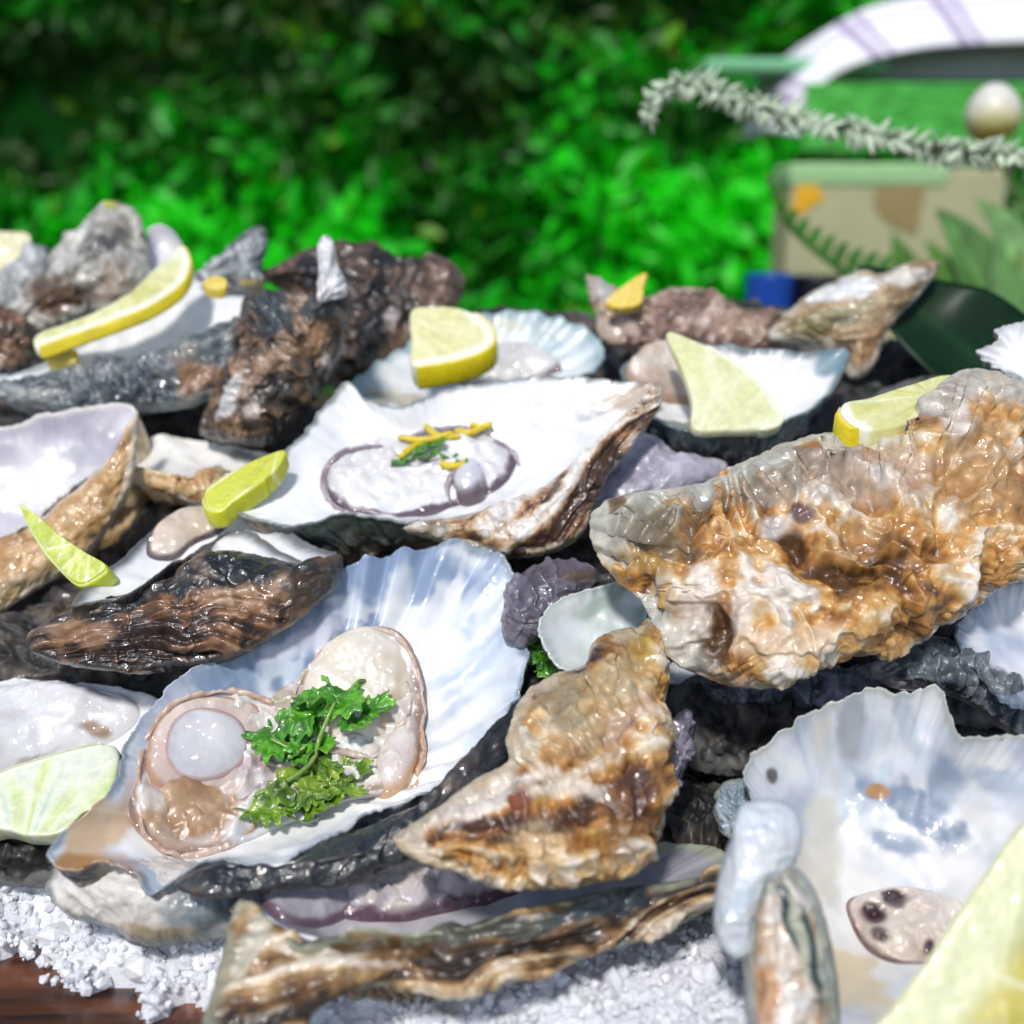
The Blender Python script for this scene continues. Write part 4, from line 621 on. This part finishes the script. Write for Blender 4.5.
# ================================================================ LEMON
lemon('lemon_slice', [(34, 336), (60, 326), (95, 312), (130, 292), (160, 268), (180, 246), (189, 262), (180, 284), (150, 305), (110, 322), (70, 336), (40, 346)], 35.6, (0, -2.5), .40, (.15, .95, .15), [(.42, .97)], 'curved yellow lemon slice on the long blue grey oyster at the back left', centre=(60, 250), seed=301, rt=.10)
lemon('lemon_slice', [(411, 310), (432, 306), (456, 307), (478, 315), (491, 328), (492, 342), (478, 353), (455, 360), (432, 364), (412, 364), (411, 338)], 35.0, (0, -2.0), .75, (.05, .85, .5), [(.26, .76)], 'half slice of lemon with bright yellow peel at the back centre', centre=(405, 318), seed=302, rt=.12)
lemon('lemon_wedge', [(667, 332), (690, 338), (715, 350), (742, 367), (764, 390), (782, 417), (768, 428), (730, 430), (694, 428), (692, 400), (682, 368)], 31.8, (0, -2.0), .3, (-.1, .7, .75), [(.12, .52)], 'pale lemon wedge without visible peel in the dark rimmed oyster at the right', centre=(700, 440), seed=303, rindcol=(.76, .76, .46), rt=.06, pith=.12, pulp=[(.66, .66, .30), (.76, .76, .46), (.80, .80, .56)])
lemon('lemon_wedge', [(842, 404), (868, 398), (905, 386), (950, 374), (975, 384), (940, 408), (905, 424), (868, 430), (846, 420)], 27.6, (0, -2.5), .8, (0, .9, .4), [(.88, .995)], 'lemon wedge lying behind the upper edge of the big brown shell', centre=(930, 395), seed=304, pulp=[(.55, .55, .16), (.66, .65, .28), (.72, .70, .38)])
lemon('lemon_wedge', [(1060, 800), (1020, 828), (990, 870), (960, 915), (930, 960), (900, 1000), (870, 1050), (960, 1090), (1080, 1080)], 17.6, (-.2, -.6), 1.2, (.35, .5, .8), [(.03, .58)], 'large yellow lemon wedge in the right foreground', centre=(1080, 1010), seed=305, rindcol=(.52, .56, .24), rt=.06, pith=.95, pulp=[(.44, .38, .04), (.52, .45, .07), (.56, .50, .12)], segs=5, pithcol=(.62, .64, .38), bumpy=.03)
lemon('lemon_slice', [(-40, 792), (0, 772), (50, 756), (98, 744), (118, 750), (116, 780), (108, 804), (84, 812), (62, 832), (30, 836), (0, 830), (-40, 836)], 24.6, (0, -1.6), .6, (0, .6, .8), [(.02, .36)], 'pale green lemon slice at the left edge under the white flesh', centre=(20, 860), seed=306, rindcol=(.45, .60, .16), rt=.03, pith=.10, pulp=[(.55, .66, .28), (.70, .76, .46), (.76, .80, .66), (.60, .70, .54)])
lemon('lemon_wedge', [(18, 504), (34, 512), (60, 535), (85, 552), (107, 566), (96, 578), (78, 584), (60, 568), (38, 540)], 27.6, (0, -1), .5, (.2, .5, .8), [(.45, .95)], 'pointed green yellow lemon tip above the left end of the black and brown oyster', centre=(90, 540), seed=307, rindcol=(.55, .62, .02), rt=.09, pulp=[(.36, .46, .01), (.46, .54, .02), (.54, .58, .03)], pith=.02, bumpy=.03)
lemon('lemon_wedge', [(204, 492), (220, 478), (245, 464), (268, 454), (286, 450), (276, 470), (255, 485), (235, 500), (222, 510), (208, 508)], 29.5, (0, -1.5), .5, (.1, .8, .5), [(.6, .98)], 'small green yellow lemon wedge at the left end of the bright white oyster', centre=(280, 440), seed=308, rindcol=(.62, .64, .02), rt=.08, pulp=[(.50, .53, .02), (.58, .60, .03)], pith=.03, bumpy=.03)
lemon('lemon_wedge', [(606, 300), (622, 286), (646, 272), (644, 286), (640, 304), (616, 308)], 37.6, (0, -1), .3, (0, .5, .8), [], 'small yellow peel triangle sticking up at the back', seed=309, bumpy=.02, pulp=[(.70, .48, .01), (.76, .56, .02)], cat='lemon peel')
lemon('lemon_wedge', [(-20, 232), (5, 231), (28, 233), (31, 248), (30, 268), (20, 282), (-20, 282)], 44, (0, -1), 1.0, (0, .7, .6), [], 'cream lemon piece at the far left behind the oysters', seed=310, pulp=[(.66, .60, .34), (.76, .70, .46)])
for q_, (x, y, rx) in enumerate([(62, 354, 16), (215, 282, 12)]):
    lemon('lemon_piece', [(x-rx, y), (x, y-6), (x+rx, y-2), (x+rx*.7, y+7), (x-rx*.6, y+6)], 35.2, (0, -2), .3, (0, .9, .4), [], ['small orange yellow lemon bit below the curved slice', 'small yellow lemon bit right of the curved slice'][q_], seed=311+q_, pulp=[(.70, .50, .02), (.78, .62, .10)], nt=60)
# ================================================================ HERBS
def leaflet(name, parent, surf, px, py, L, W, ang, seed, lift, col=((.03, .12, .01), (.06, .24, .015), (.14, .36, .03)), curl=.5, lobes=3, d=None, m=None, teeth=1.0):
    """one parsley leaflet: lobed and toothed blade of real thickness; L, W in cm, ang in the picture plane"""
    n, k = 120, 12; t = np.linspace(0, 2*np.pi, n, endpoint=False)
    rr = .74+.20*np.cos(t*lobes)+.09*teeth*np.abs(np.sin(t*lobes*2.5+seed))+.07*teeth*np.cos(t*17+seed)
    rr = np.where(np.abs(t-np.pi) < .35, rr*.55, rr)
    ou = np.stack([np.cos(t)*rr*L, np.sin(t)*rr*W], -1); ca, sa = math.cos(R(ang)), math.sin(R(ang)); ou = ou@np.array([[ca, sa], [-sa, ca]])
    C = surf.at(px, py, lift)[0] if surf is not None else P(px, py, d)
    ax = surf.axis if surf is not None else V(0, .5, .8)
    e1 = AX[0]-(AX[0]@ax)*ax; e1 /= np.linalg.norm(e1); e2 = np.cross(ax, e1); e2 *= np.sign(e2@AX[1])
    r = np.linspace(0, 1, k)[:, None]; X = C+(r*ou[:, 0])[..., None]*e1+(r*ou[:, 1])[..., None]*e2
    un = (fbm(X*2.2, 3, seed)-.5)*curl*1.6+.12*np.cos(t*lobes+1)*r*curl+(r*r*.3*curl)
    X = X-ax*un[..., None]; Y = X[::-1]+ax*.03
    G = np.concatenate([X, Y]); G[0] = G[0].mean(0); G[-1] = G[-1].mean(0)
    c = ramp((fbm(X*3, 3, seed+1)-.5)*2.2+.5+.25*(r-.5), col); vein = (np.abs(np.sin(t*lobes*1.5+.3)) < .10)*1.0
    c = lerp(c, np.array(col[2])*1.1, (vein[None]*.5*sstep(0, .3, r))[..., None])
    return mesh(name, G, ringfaces(2*k, n), m or M_HERB, parent, np.concatenate([c, c[::-1]]))
root = empty('parsley_sprig', A.at(325, 770, .7)[0], 'bright green parsley sprig on the flesh of the front left oyster', 'parsley')
for q_, (x, y, L, W, an, lf) in enumerate([(345, 705, .85, .75, -70, 1.05), (368, 718, .72, .62, -20, 1.05), (322, 722, .62, .55, -130, .95), (282, 738, .85, .62, -160, .8), (300, 752, .6, .5, 160, .8), (318, 745, .6, .5, -100, .9), (350, 772, .62, .42, 0, .75), (332, 768, .5, .4, 40, .7), (298, 800, .95, .6, 150, .75), (275, 806, .7, .45, -170, .7), (318, 796, .7, .42, 10, .72), (345, 790, .6, .3, 5, .7)]):
    low_ = y > 760
    leaflet('leaf', root, A, x-4, y+12, L*1.15, W*1.35, an, 600+q_, lf-.38, col=((.05, .12, .006), (.13, .27, .012), (.28, .40, .04)) if low_ else ((.03, .14, .008), (.07, .30, .014), (.17, .48, .03)))
tube('stem', root, [A.at(x-4, y+12, l-.2)[0] for x, y, l in [(345, 712, 1.0), (330, 745, .95), (322, 768, .9), (300, 785, .85), (262, 800, .75)]], [.05, .06, .06, .05], M_HERB, (.20, .36, .06))
tube('stem', root, [A.at(x-4, y+12, l-.2)[0] for x, y, l in [(322, 768, .9), (300, 755, .85), (280, 745, .85)]], [.04, .04], M_HERB, (.20, .36, .06))
root = empty('garnish', Bs.at(435, 450, .8)[0], 'chopped green herb and yellow pepper strips on the bright white oyster', 'garnish')
for q_, (x, y, L, an) in enumerate([(412, 458, .5, -20), (432, 450, .5, 10), (400, 466, .32, 0), (448, 458, .3, 0), (428, 462, .4, -10), (462, 466, .22, 20)]):
    leaflet('herb_leaf', root, fb, x, y, L, L*.5, an, 640+q_, .08, curl=.4)
for q_, (pp) in enumerate([[(398, 440), (425, 444), (455, 436)], [(400, 462), (418, 448), (432, 444)], [(440, 466), (455, 470), (470, 464)], [(470, 428), (482, 430), (494, 427)], [(425, 428), (440, 440), (462, 440)], [(455, 434), (470, 436), (486, 430)]]):
    tube('pepper_strip', root, [fb.at(x, y, .12)[0] for x, y in pp], [.10, .11, .08], M_RIND, [(.55, .40, .01), (.72, .55, .02), (.62, .50, .05)], n=24, seed=q_, ruf=.04)
for q_, (x, y, dd, L, an) in enumerate([(545, 655, 27.3, .8, 60), (535, 640, 27.5, .6, 100), (555, 665, 27.2, .6, 20)]):
    if q_ == 0: root = empty('parsley_sprig', P(545, 655, 27.3), 'dark green parsley half hidden in the gap right of the front left oyster', 'parsley')
    leaflet('leaf', root, None, x, y, L, L*.8, an, 660+q_, 0, d=dd)
# ================================================================ PLANTS AND THINGS BEHIND
def leafmat(name, rough=.45, trans=.35):
    m, t, b = mat(name); L = t.links.new; at = nd(t, 'ShaderNodeAttribute', attribute_name='Col')
    L(at.outputs['Color'], b.inputs['Base Color']); b.inputs['Roughness'].default_value = rough
    tr = nd(t, 'ShaderNodeBsdfTranslucent'); L(at.outputs['Color'], tr.inputs[0]); mx = nd(t, 'ShaderNodeMixShader'); mx.inputs[0].default_value = trans
    L(b.outputs[0], mx.inputs[1]); L(tr.outputs[0], mx.inputs[2]); L(mx.outputs[0], t.nodes['Material Output'].inputs[0]); return m
M_LEAF = leafmat('leaf', trans=.45)
def hedge():
    rs = np.random.RandomState(9); Y0 = 165
    root = empty('hedge', (0, Y0, -78), 'tall dense bright green leafy hedge behind the oysters', 'hedge')
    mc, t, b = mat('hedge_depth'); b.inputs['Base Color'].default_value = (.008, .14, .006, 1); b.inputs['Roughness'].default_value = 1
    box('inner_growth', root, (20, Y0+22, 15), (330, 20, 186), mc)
    N = 44000; x = rs.uniform(-140, 180, N); z = rs.uniform(-75, 108, N)
    p = np.stack([x/16, z*0, z/16], -1); cl = fbm(p, 3, 4); cl2 = fbm(np.stack([x/34, z*0, z/34], -1), 2, 8)
    y = Y0+12-22*(cl-.3)+rs.uniform(-6, 6, N)
    L = rs.uniform(1.0, 2.9, N)**1.0; W = L*rs.uniform(.5, .85, N)
    # random frames, leaves tend to face outwards and up
    n = rs.normal(size=(N, 3))*.75+np.array([0, -.8, .55]); n /= np.linalg.norm(n, axis=1, keepdims=True)
    a = np.cross(n, rs.normal(size=(N, 3))); a /= np.linalg.norm(a, axis=1, keepdims=True); b2 = np.cross(n, a)
    T = np.array([(-1, 0, 0), (-.35, .5, .12), (.3, .42, .12), (1, 0, 0), (.3, -.42, .12), (-.35, -.5, .12), (0, 0, 0)])
    C = np.stack([x, y, z], -1)
    X = C[:, None]+T[None, :, 0:1]*a[:, None]*L[:, None, None]+T[None, :, 1:2]*b2[:, None]*W[:, None, None]*1.3+T[None, :, 2:3]*n[:, None]*L[:, None, None]
    F = np.array([(0, 6, 1), (1, 6, 2), (2, 6, 3), (3, 6, 4), (4, 6, 5), (5, 6, 0)])
    FF = (F[None]+np.arange(N)[:, None, None]*7).reshape(-1, 3)
    hgt = sstep(45, -5, z-10)      # green glow painted into the lower leaves' colour; olive leaves higher up
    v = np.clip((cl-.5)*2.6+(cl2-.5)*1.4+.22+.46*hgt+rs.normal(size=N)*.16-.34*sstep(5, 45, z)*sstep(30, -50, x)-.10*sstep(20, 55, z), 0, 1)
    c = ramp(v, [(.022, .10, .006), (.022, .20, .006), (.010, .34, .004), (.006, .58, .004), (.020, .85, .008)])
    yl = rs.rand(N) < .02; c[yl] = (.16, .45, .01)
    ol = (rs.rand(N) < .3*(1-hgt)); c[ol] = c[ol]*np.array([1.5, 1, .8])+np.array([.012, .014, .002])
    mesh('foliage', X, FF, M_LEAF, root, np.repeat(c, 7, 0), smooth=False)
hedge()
def blade(parent, pts, d, width, col, name='leaf', fold=.25, n=40, up=(0, -.4, -.9), thick=.03, m=None, serr=0):
    """leaf blade along a midline; width in cm"""
    q = spline(np.array([(p+(0,))[:3] for p in pts], float), n, closed=False) if len(pts) > 2 else np.array([np.array((p+(0,))[:3], float) for p in pts])
    M = P(q[:, 0], q[:, 1], d+q[:, 2]); T = np.gradient(M, axis=0); T /= np.linalg.norm(T, axis=1, keepdims=True)
    u = V(*up); Sd = np.cross(T, u); Sd /= np.linalg.norm(Sd, axis=1, keepdims=True); N = np.cross(Sd, T)
    t = np.linspace(0, 1, n); w_ = width*np.sin(np.pi*np.clip(t, 0.01, .99)**.8)**.8
    k = np.linspace(-1, 1, 13)
    top = M[:, None]+Sd[:, None]*(w_[:, None, None]*k[None, :, None]/2)+N[:, None]*((k**2 if name == 'blade' else np.abs(k))[None, :, None]*w_[:, None, None]*fold)
    bot = top[:, ::-1]-N[:, None]*thick
    G = np.concatenate([top, bot], 1); G[0] = G[0].mean(0); G[-1] = G[-1].mean(0)
    cc = ramp((fbm(G*.8, 3, 5)-.5)*1.6+.5, [np.array(col)*.7, np.array(col), np.array(col)*1.35])
    kk = np.concatenate([k, k[::-1]]); vein = np.exp(-(kk/.06)**2)*.6+.10*np.sin(t[:, None]*90-np.abs(kk)*14)
    cc = cc*(1+vein[..., None]) if vein.ndim == 2 else cc
    return mesh(name, G, ringfaces(n, 26), m or M_LEAF, parent, cc)
# dark broad leaf lying behind the heap
r_ = empty('broad_leaf', P(940, 350, 40), 'broad dark green leaf tucked behind the oysters at the right', 'leaf')
blade(r_, [(1075, 455, -1), (1010, 390), (930, 320), (858, 265, 3)], 38, 4.6, (.008, .040, .012), name='blade', fold=.14, thick=.05)
tube('stalk', r_, [P(1075, 455, 37), P(1100, 490, 36.5), P(1130, 540, 36)], [.15, .15], M_LEAF, (.03, .09, .02))
# leafy plant at the right
r_ = empty('leafy_plant', P(1010, 350, 52), 'light green leafy plant rising at the right behind the heap', 'plant')
for pts, w_, c in [([(1000, 380), (985, 300), (960, 245), (935, 208)], 3.2, (.16, .36, .10)), ([(1010, 380), (1015, 300), (1005, 240), (975, 198)], 3.0, (.26, .48, .18)), ([(1030, 360), (1060, 290), (1050, 230), (1010, 205)], 3.6, (.24, .46, .16)),
                   ([(980, 370), (940, 320), (905, 270), (893, 232)], 2.2, (.12, .30, .05)), ([(990, 370), (958, 310), (938, 262), (925, 240)], 2.0, (.15, .34, .06)), ([(1000, 400), (1040, 340), (1080, 300), (1120, 290)], 4, (.10, .22, .05)),
                   ([(960, 380), (1000, 330), (1020, 290), (1040, 270)], 3.0, (.06, .16, .03)), ([(950, 370), (930, 330), (915, 300), (905, 285)], 2.2, (.05, .14, .02))]:
    blade(r_, pts, 74, w_*1.42, c)
tube('stem', r_, [P(1000, 470, 74), P(1002, 380, 74), P(1005, 300, 74), P(1030, 230, 74)], [.5, .4, .3], M_LEAF, (.22, .34, .08))
# feathery frond behind the heap
r_ = empty('fern_frond', P(840, 260, 56), 'thin feathery green frond arching in front of the cream box', 'fern')
tube('stem', r_, [P(x, y, 56) for x, y in [(768, 185), (785, 222), (815, 252), (850, 275), (900, 292), (960, 330)]], [.06, .12, .18], M_LEAF, (.10, .22, .04))
for q_ in range(17):
    t_ = q_/16; st_ = spline(np.array([(768, 185), (785, 222), (815, 252), (850, 275), (900, 292), (960, 330)], float), 17, closed=False)[q_]
    for sgn in (-1, 1):
        ln = 14+34*t_; an = -1.25 if sgn < 0 else .55
        blade(r_, [(st_[0], st_[1]), (st_[0]+ln*.5*math.cos(an), st_[1]+ln*.55*math.sin(an)), (st_[0]+ln*math.cos(an+.15), st_[1]+ln*math.sin(an+.15))], 56, .5+.3*t_, (.08, .26, .03), name='leaflet', n=10)
# grey green twig across the top right
r_ = empty('grey_green_twig', P(840, 125, 42), 'grey green twig with small drooping leaves reaching in from the right', 'twig')
TW = spline(np.array([(648, 118), (656, 98), (676, 84), (700, 84), (735, 98), (775, 112), (820, 124), (870, 134), (930, 148), (985, 152), (1040, 160), (1110, 175)], float), 84, closed=False)
tube('stem', r_, [P(x, y, 42) for x, y in TW[::5]], [.05, .10, .14], M_LEAF, (.22, .20, .12))
rg = np.random.RandomState(4); vs, fs, cs = [], [], []; nv = 0
for q_, (x, y) in enumerate(TW):
    for s_ in range(4):
        C0 = P(x+rg.uniform(-3, 3), y, 42+rg.uniform(-.4, .4)); ln = rg.uniform(.55, .95)*(1 if q_ > 6 else .7)
        base_ = math.radians([70, 115, -35, 215][s_]+rg.uniform(-25, 25)); D_ = math.cos(base_)*AX[0]+math.sin(base_)*AX[1]+rg.uniform(-.5, .5)*AX[2]; D_ /= np.linalg.norm(D_)
        U_ = np.cross(D_, rg.normal(size=3)); U_ /= np.linalg.norm(U_); W_ = np.cross(D_, U_)
        th_ = np.linspace(0, 2*np.pi, 8, endpoint=False); tt_ = np.linspace(0, 1, 7); prof_ = .16*np.sin(np.pi*np.clip(tt_, .03, .97)**.8)
        G = C0+D_*tt_[:, None, None]*ln+prof_[:, None, None]*(np.cos(th_)[None, :, None]*U_+.4*np.sin(th_)[None, :, None]*W_)
        vs.append(G.reshape(-1, 3)); fs.append(ringfaces(7, 8)+nv); nv += 56
        k_ = rg.uniform(.75, 1.2); cs.append(np.tile(np.array((.55, .66, .48))*k_, (56, 1)))
mesh('foliage', np.vstack(vs), np.vstack(fs), leafmat('felted_leaf', .8, .12), r_, np.vstack(cs))
# pale egg shaped bud on a stalk
r_ = empty('flower_bud', P(993, 115, 58), 'egg shaped cream and yellow bud behind the grey green twig', 'flower bud')
th_ = np.linspace(0, 2*np.pi, 48, endpoint=False); ph = np.linspace(0, np.pi, 40); rr_ = np.sin(ph)*1.42*(1+.14*np.cos(ph)*-1)
C0 = P(993, 113, 58); G = C0+rr_[:, None, None]*(np.cos(th_)[None, :, None]*AX[0]+np.sin(th_)[None, :, None]*AX[2])-np.cos(ph)[:, None, None]*1.55*AX[1]*1.0
cc = lerp(np.array((.74, .72, .64)), np.array((.55, .48, .08)), sstep(.35, .85, ph/np.pi)[:, None, None])+np.zeros(G.shape)
mesh('bud', G, ringfaces(40, 48), M_RIND, r_, cc*(.9+.2*fbm(G*4, 2, 3)[..., None]))
tube('stalk', r_, [P(993, 138, 58), P(1004, 168, 58), P(1030, 220, 58), P(1070, 330, 58), P(1080, 460, 58)], [.14, .18], M_LEAF, (.14, .26, .06))
# raised shelf with a checked cloth
mg, t_, b_ = mat('grey_painted_board'); b_.inputs['Base Color'].default_value = (.34, .40, .42, 1); b_.inputs['Roughness'].default_value = .5
c0 = P(1010, 62, 105); c1 = P(838, 62, 105)
sh = empty('serving_shelf', (c1[0], c1[1], -1.7), 'grey raised shelf at the top right carrying the checked cloth', 'shelf')
box('board', sh, (c1[0]+30, c1[1]+6, c1[2]), (60, 12, 3.4), mg, bev=.3)
for dx, dy in ((55, 3), (55, 9)):
    box('leg', sh, (c1[0]+dx, c1[1]+dy, (c1[2]-1.7-79.7)/2), (2.5, 2.5, c1[2]-1.7+78), mg, bev=.2)
top_ = spline(np.array([(768, 128), (776, 96), (792, 66), (822, 34), (862, 10), (920, -4), (1000, -10), (1150, -20), (1300, -30)], float), 160, closed=False)
bt_ = spline(np.array([(800, 134), (806, 104), (818, 88), (842, 70), (880, 56), (930, 46), (1000, 42), (1150, 38), (1300, 36)], float), 160, closed=False)
k = np.linspace(0, 1, 50); F_ = top_[:, None]*(1-k)[None, :, None]+bt_[:, None]*k[None, :, None]
dep = 104-3.5*k[None]-.8*np.sin(k*np.pi)[None]+.8*np.sin(np.arange(160)/9)[:, None]*k[None]**1.5
Fr = P(F_[..., 0], F_[..., 1], dep)
bk = Fr[:, :1]+np.linspace(1, 0, 20)[None, :, None]*np.array([0, 12., 0])+np.array([0, 0, 0])
G = np.concatenate([bk[:, :-1], Fr], 1)
G2 = G+np.array([.1, .25, -.25]); GG = np.concatenate([G, G2[:, ::-1]], 1)
u = np.arange(160)[:, None]/160*26+np.zeros((1, G.shape[1])); vv = np.concatenate([-np.linspace(8, 0, 20)[:-1], k*3])[None]+np.zeros((160, 1))
def line(x, w_): f_ = x-np.floor(x); return ((np.abs(f_-.5) < w_) | (np.abs(f_-.68) < w_))*1.0
lu = line(u/4.2+.15, .05); lv = line(vv/2.6+.32, .045)
cc = np.array((.86, .86, .88))*np.ones(G.shape); cc = lerp(cc, np.array((.24, .12, .34)), (lu*.75)[..., None]); cc = lerp(cc, np.array((.40, .32, .55)), (lv*.45)[..., None])
mcl = wet('cotton_cloth', rough=.9, coat=0, bump=.3, bscale=600, vary=.05, vscale=90)
cl = mesh('checked_cloth', GG, ringfaces(160, GG.shape[1]), mcl, None, np.concatenate([cc, cc[:, ::-1]], 1)); tag(cl, 'white cloth with purple checks draped over the grey shelf', 'cloth')
# pale green glass edge of a tray under the cloth corner
tr = box('serving_tray', None, P(735, 70, 106)+np.array([5, 4, 0]), (17, 16, 1.2), M_RIND, bev=.4); tag(tr, 'flat pale green tray sticking out left of the checked cloth', 'tray')
tr.data.materials.clear(); mt_, t_, b_ = mat('pale_green_plastic'); b_.inputs['Base Color'].default_value = (.22, .55, .30, 1); b_.inputs['Roughness'].default_value = .25; tr.data.materials.append(mt_)
a_ = P(808, 82, 100); b_2 = P(1130, 150, 100); mp_, t_, q_ = mat('green_fabric'); q_.inputs['Base Color'].default_value = (.06, .42, .05, 1); nz_ = nd(t_, 'ShaderNodeTexNoise'); nz_.inputs['Scale'].default_value = 14; nz_.inputs['Detail'].default_value = 4; cz_ = nd(t_, 'ShaderNodeValToRGB'); cz_.color_ramp.elements[0].position = .35; cz_.color_ramp.elements[1].position = .65; cz_.color_ramp.elements[0].color = (.02, .22, .02, 1); cz_.color_ramp.elements[1].color = (.10, .55, .08, 1); t_.links.new(nz_.outputs[0], cz_.inputs[0]); t_.links.new(cz_.outputs[0], q_.inputs['Base Color']); q_.inputs['Roughness'].default_value = .8
pn = box('green_cloth_panel', None, ((a_[0]+b_2[0])/2, a_[1]+1, (a_[2]+b_2[2])/2), (b_2[0]-a_[0], .6, a_[2]-b_2[2]), mp_, bev=.2); tag(pn, 'bright green fabric panel in the gap under the grey shelf', 'cloth')
# cream box, cups on the table behind
mcr = wet('cream_card', rough=.7, coat=0, bump=.1, bscale=200, vary=.08, vscale=30)
def cardbox():
    a0 = P(792, 168, 92); a1 = P(1010, 168, 92); w_ = a1[0]-a0[0]; h_ = a0[2]+1.7
    n1, n2 = 90, 70; X, Z = np.meshgrid(np.linspace(0, w_, n1), np.linspace(0, h_, n2), indexing='ij')
    root = empty('cream_box', (a0[0]+w_/2, a0[1]+3, -1.7), 'cream box with an orange and a brown spot behind the frond', 'box')
    box('carton', root, (a0[0]+w_/2, a0[1]+3, -1.7+h_/2), (w_, 6, h_), mcr, bev=.4)
    root.children[0].data.color_attributes.new('Col', 'FLOAT_COLOR', 'POINT')
    root.children[0].data.attributes['Col'].data.foreach_set('color', np.tile([.44, .43, .24, 1], 8).astype(np.float32))
    def spot(name, px, py, rx, ry, ang, c):
        t = np.linspace(0, 2*np.pi, 40, endpoint=False); wv = 1+.25*np.cos(2*t+px)+.18*np.cos(3*t+py)+.1*np.sin(5*t); o_ = np.stack([np.cos(t)*rx*wv, np.sin(t)*ry*wv], -1); ca, sa = math.cos(R(ang)), math.sin(R(ang)); o_ = o_@np.array([[ca, sa], [-sa, ca]])
        q_ = P(px, py, 92*(a0[1])/a0[1]); yy = a0[1]-.12
        r = np.linspace(0, 1, 6)[:, None]; X = np.stack([q_[0]+r*o_[:, 0], yy+0*r*o_[:, 0]-.05*(1-r), q_[2]+r*o_[:, 1]], -1)
        mesh(name, X, ringfaces(6, 40), mcr, root, np.zeros(X.shape)+np.array(c))
    spot('orange_spot', 808, 197, 1.7, .9, 35, (.80, .42, .01)); spot('brown_spot', 905, 205, 1.6, 2.6, 10, (.32, .24, .10))
    ld = box('top_light_slab', root, (a0[0]+w_*.36, a0[1]+3, -1.7+h_-.6), (w_*.74, 6.4, 2.0), wet('pale_green_top_light', rough=.6, coat=0, base=(.36, .60, .28), bump=.05), bev=.5)  # slab added to give the box top its pale greenish light
cardbox()
def cup(name, px, py, d, r0, r1, c, label, cat):
    top = P(px, py, d); h_ = top[2]+1.7; th_ = np.linspace(0, 2*np.pi, 64, endpoint=False)
    pr = [(0, -1.7), (r0*.96, -1.7), (r0, -1.5), (r1, top[2]-.1), (r1, top[2]), (r1-.12, top[2]), (r0-.15, -1.3), (0, -1.3)]
    G = np.array([[(top[0]+a*math.cos(t), top[1]+a*math.sin(t), z) for t in th_] for a, z in pr])
    m_ = wet(name+'_plastic', rough=.3, coat=.3, base=c, bump=.05); o_ = mesh(name, G, ringfaces(len(pr), 64), m_); tag(o_, label, cat)
cup('blue_cup', 770, 274, 78, 1.3, 1.7, (.005, .06, .38), 'deep blue cup standing behind the heap left of the black one', 'cup')
cup('black_cup', 818, 276, 80, 1.9, 2.3, (.006, .008, .016), 'black cup standing behind the heap right of the blue one', 'cup')
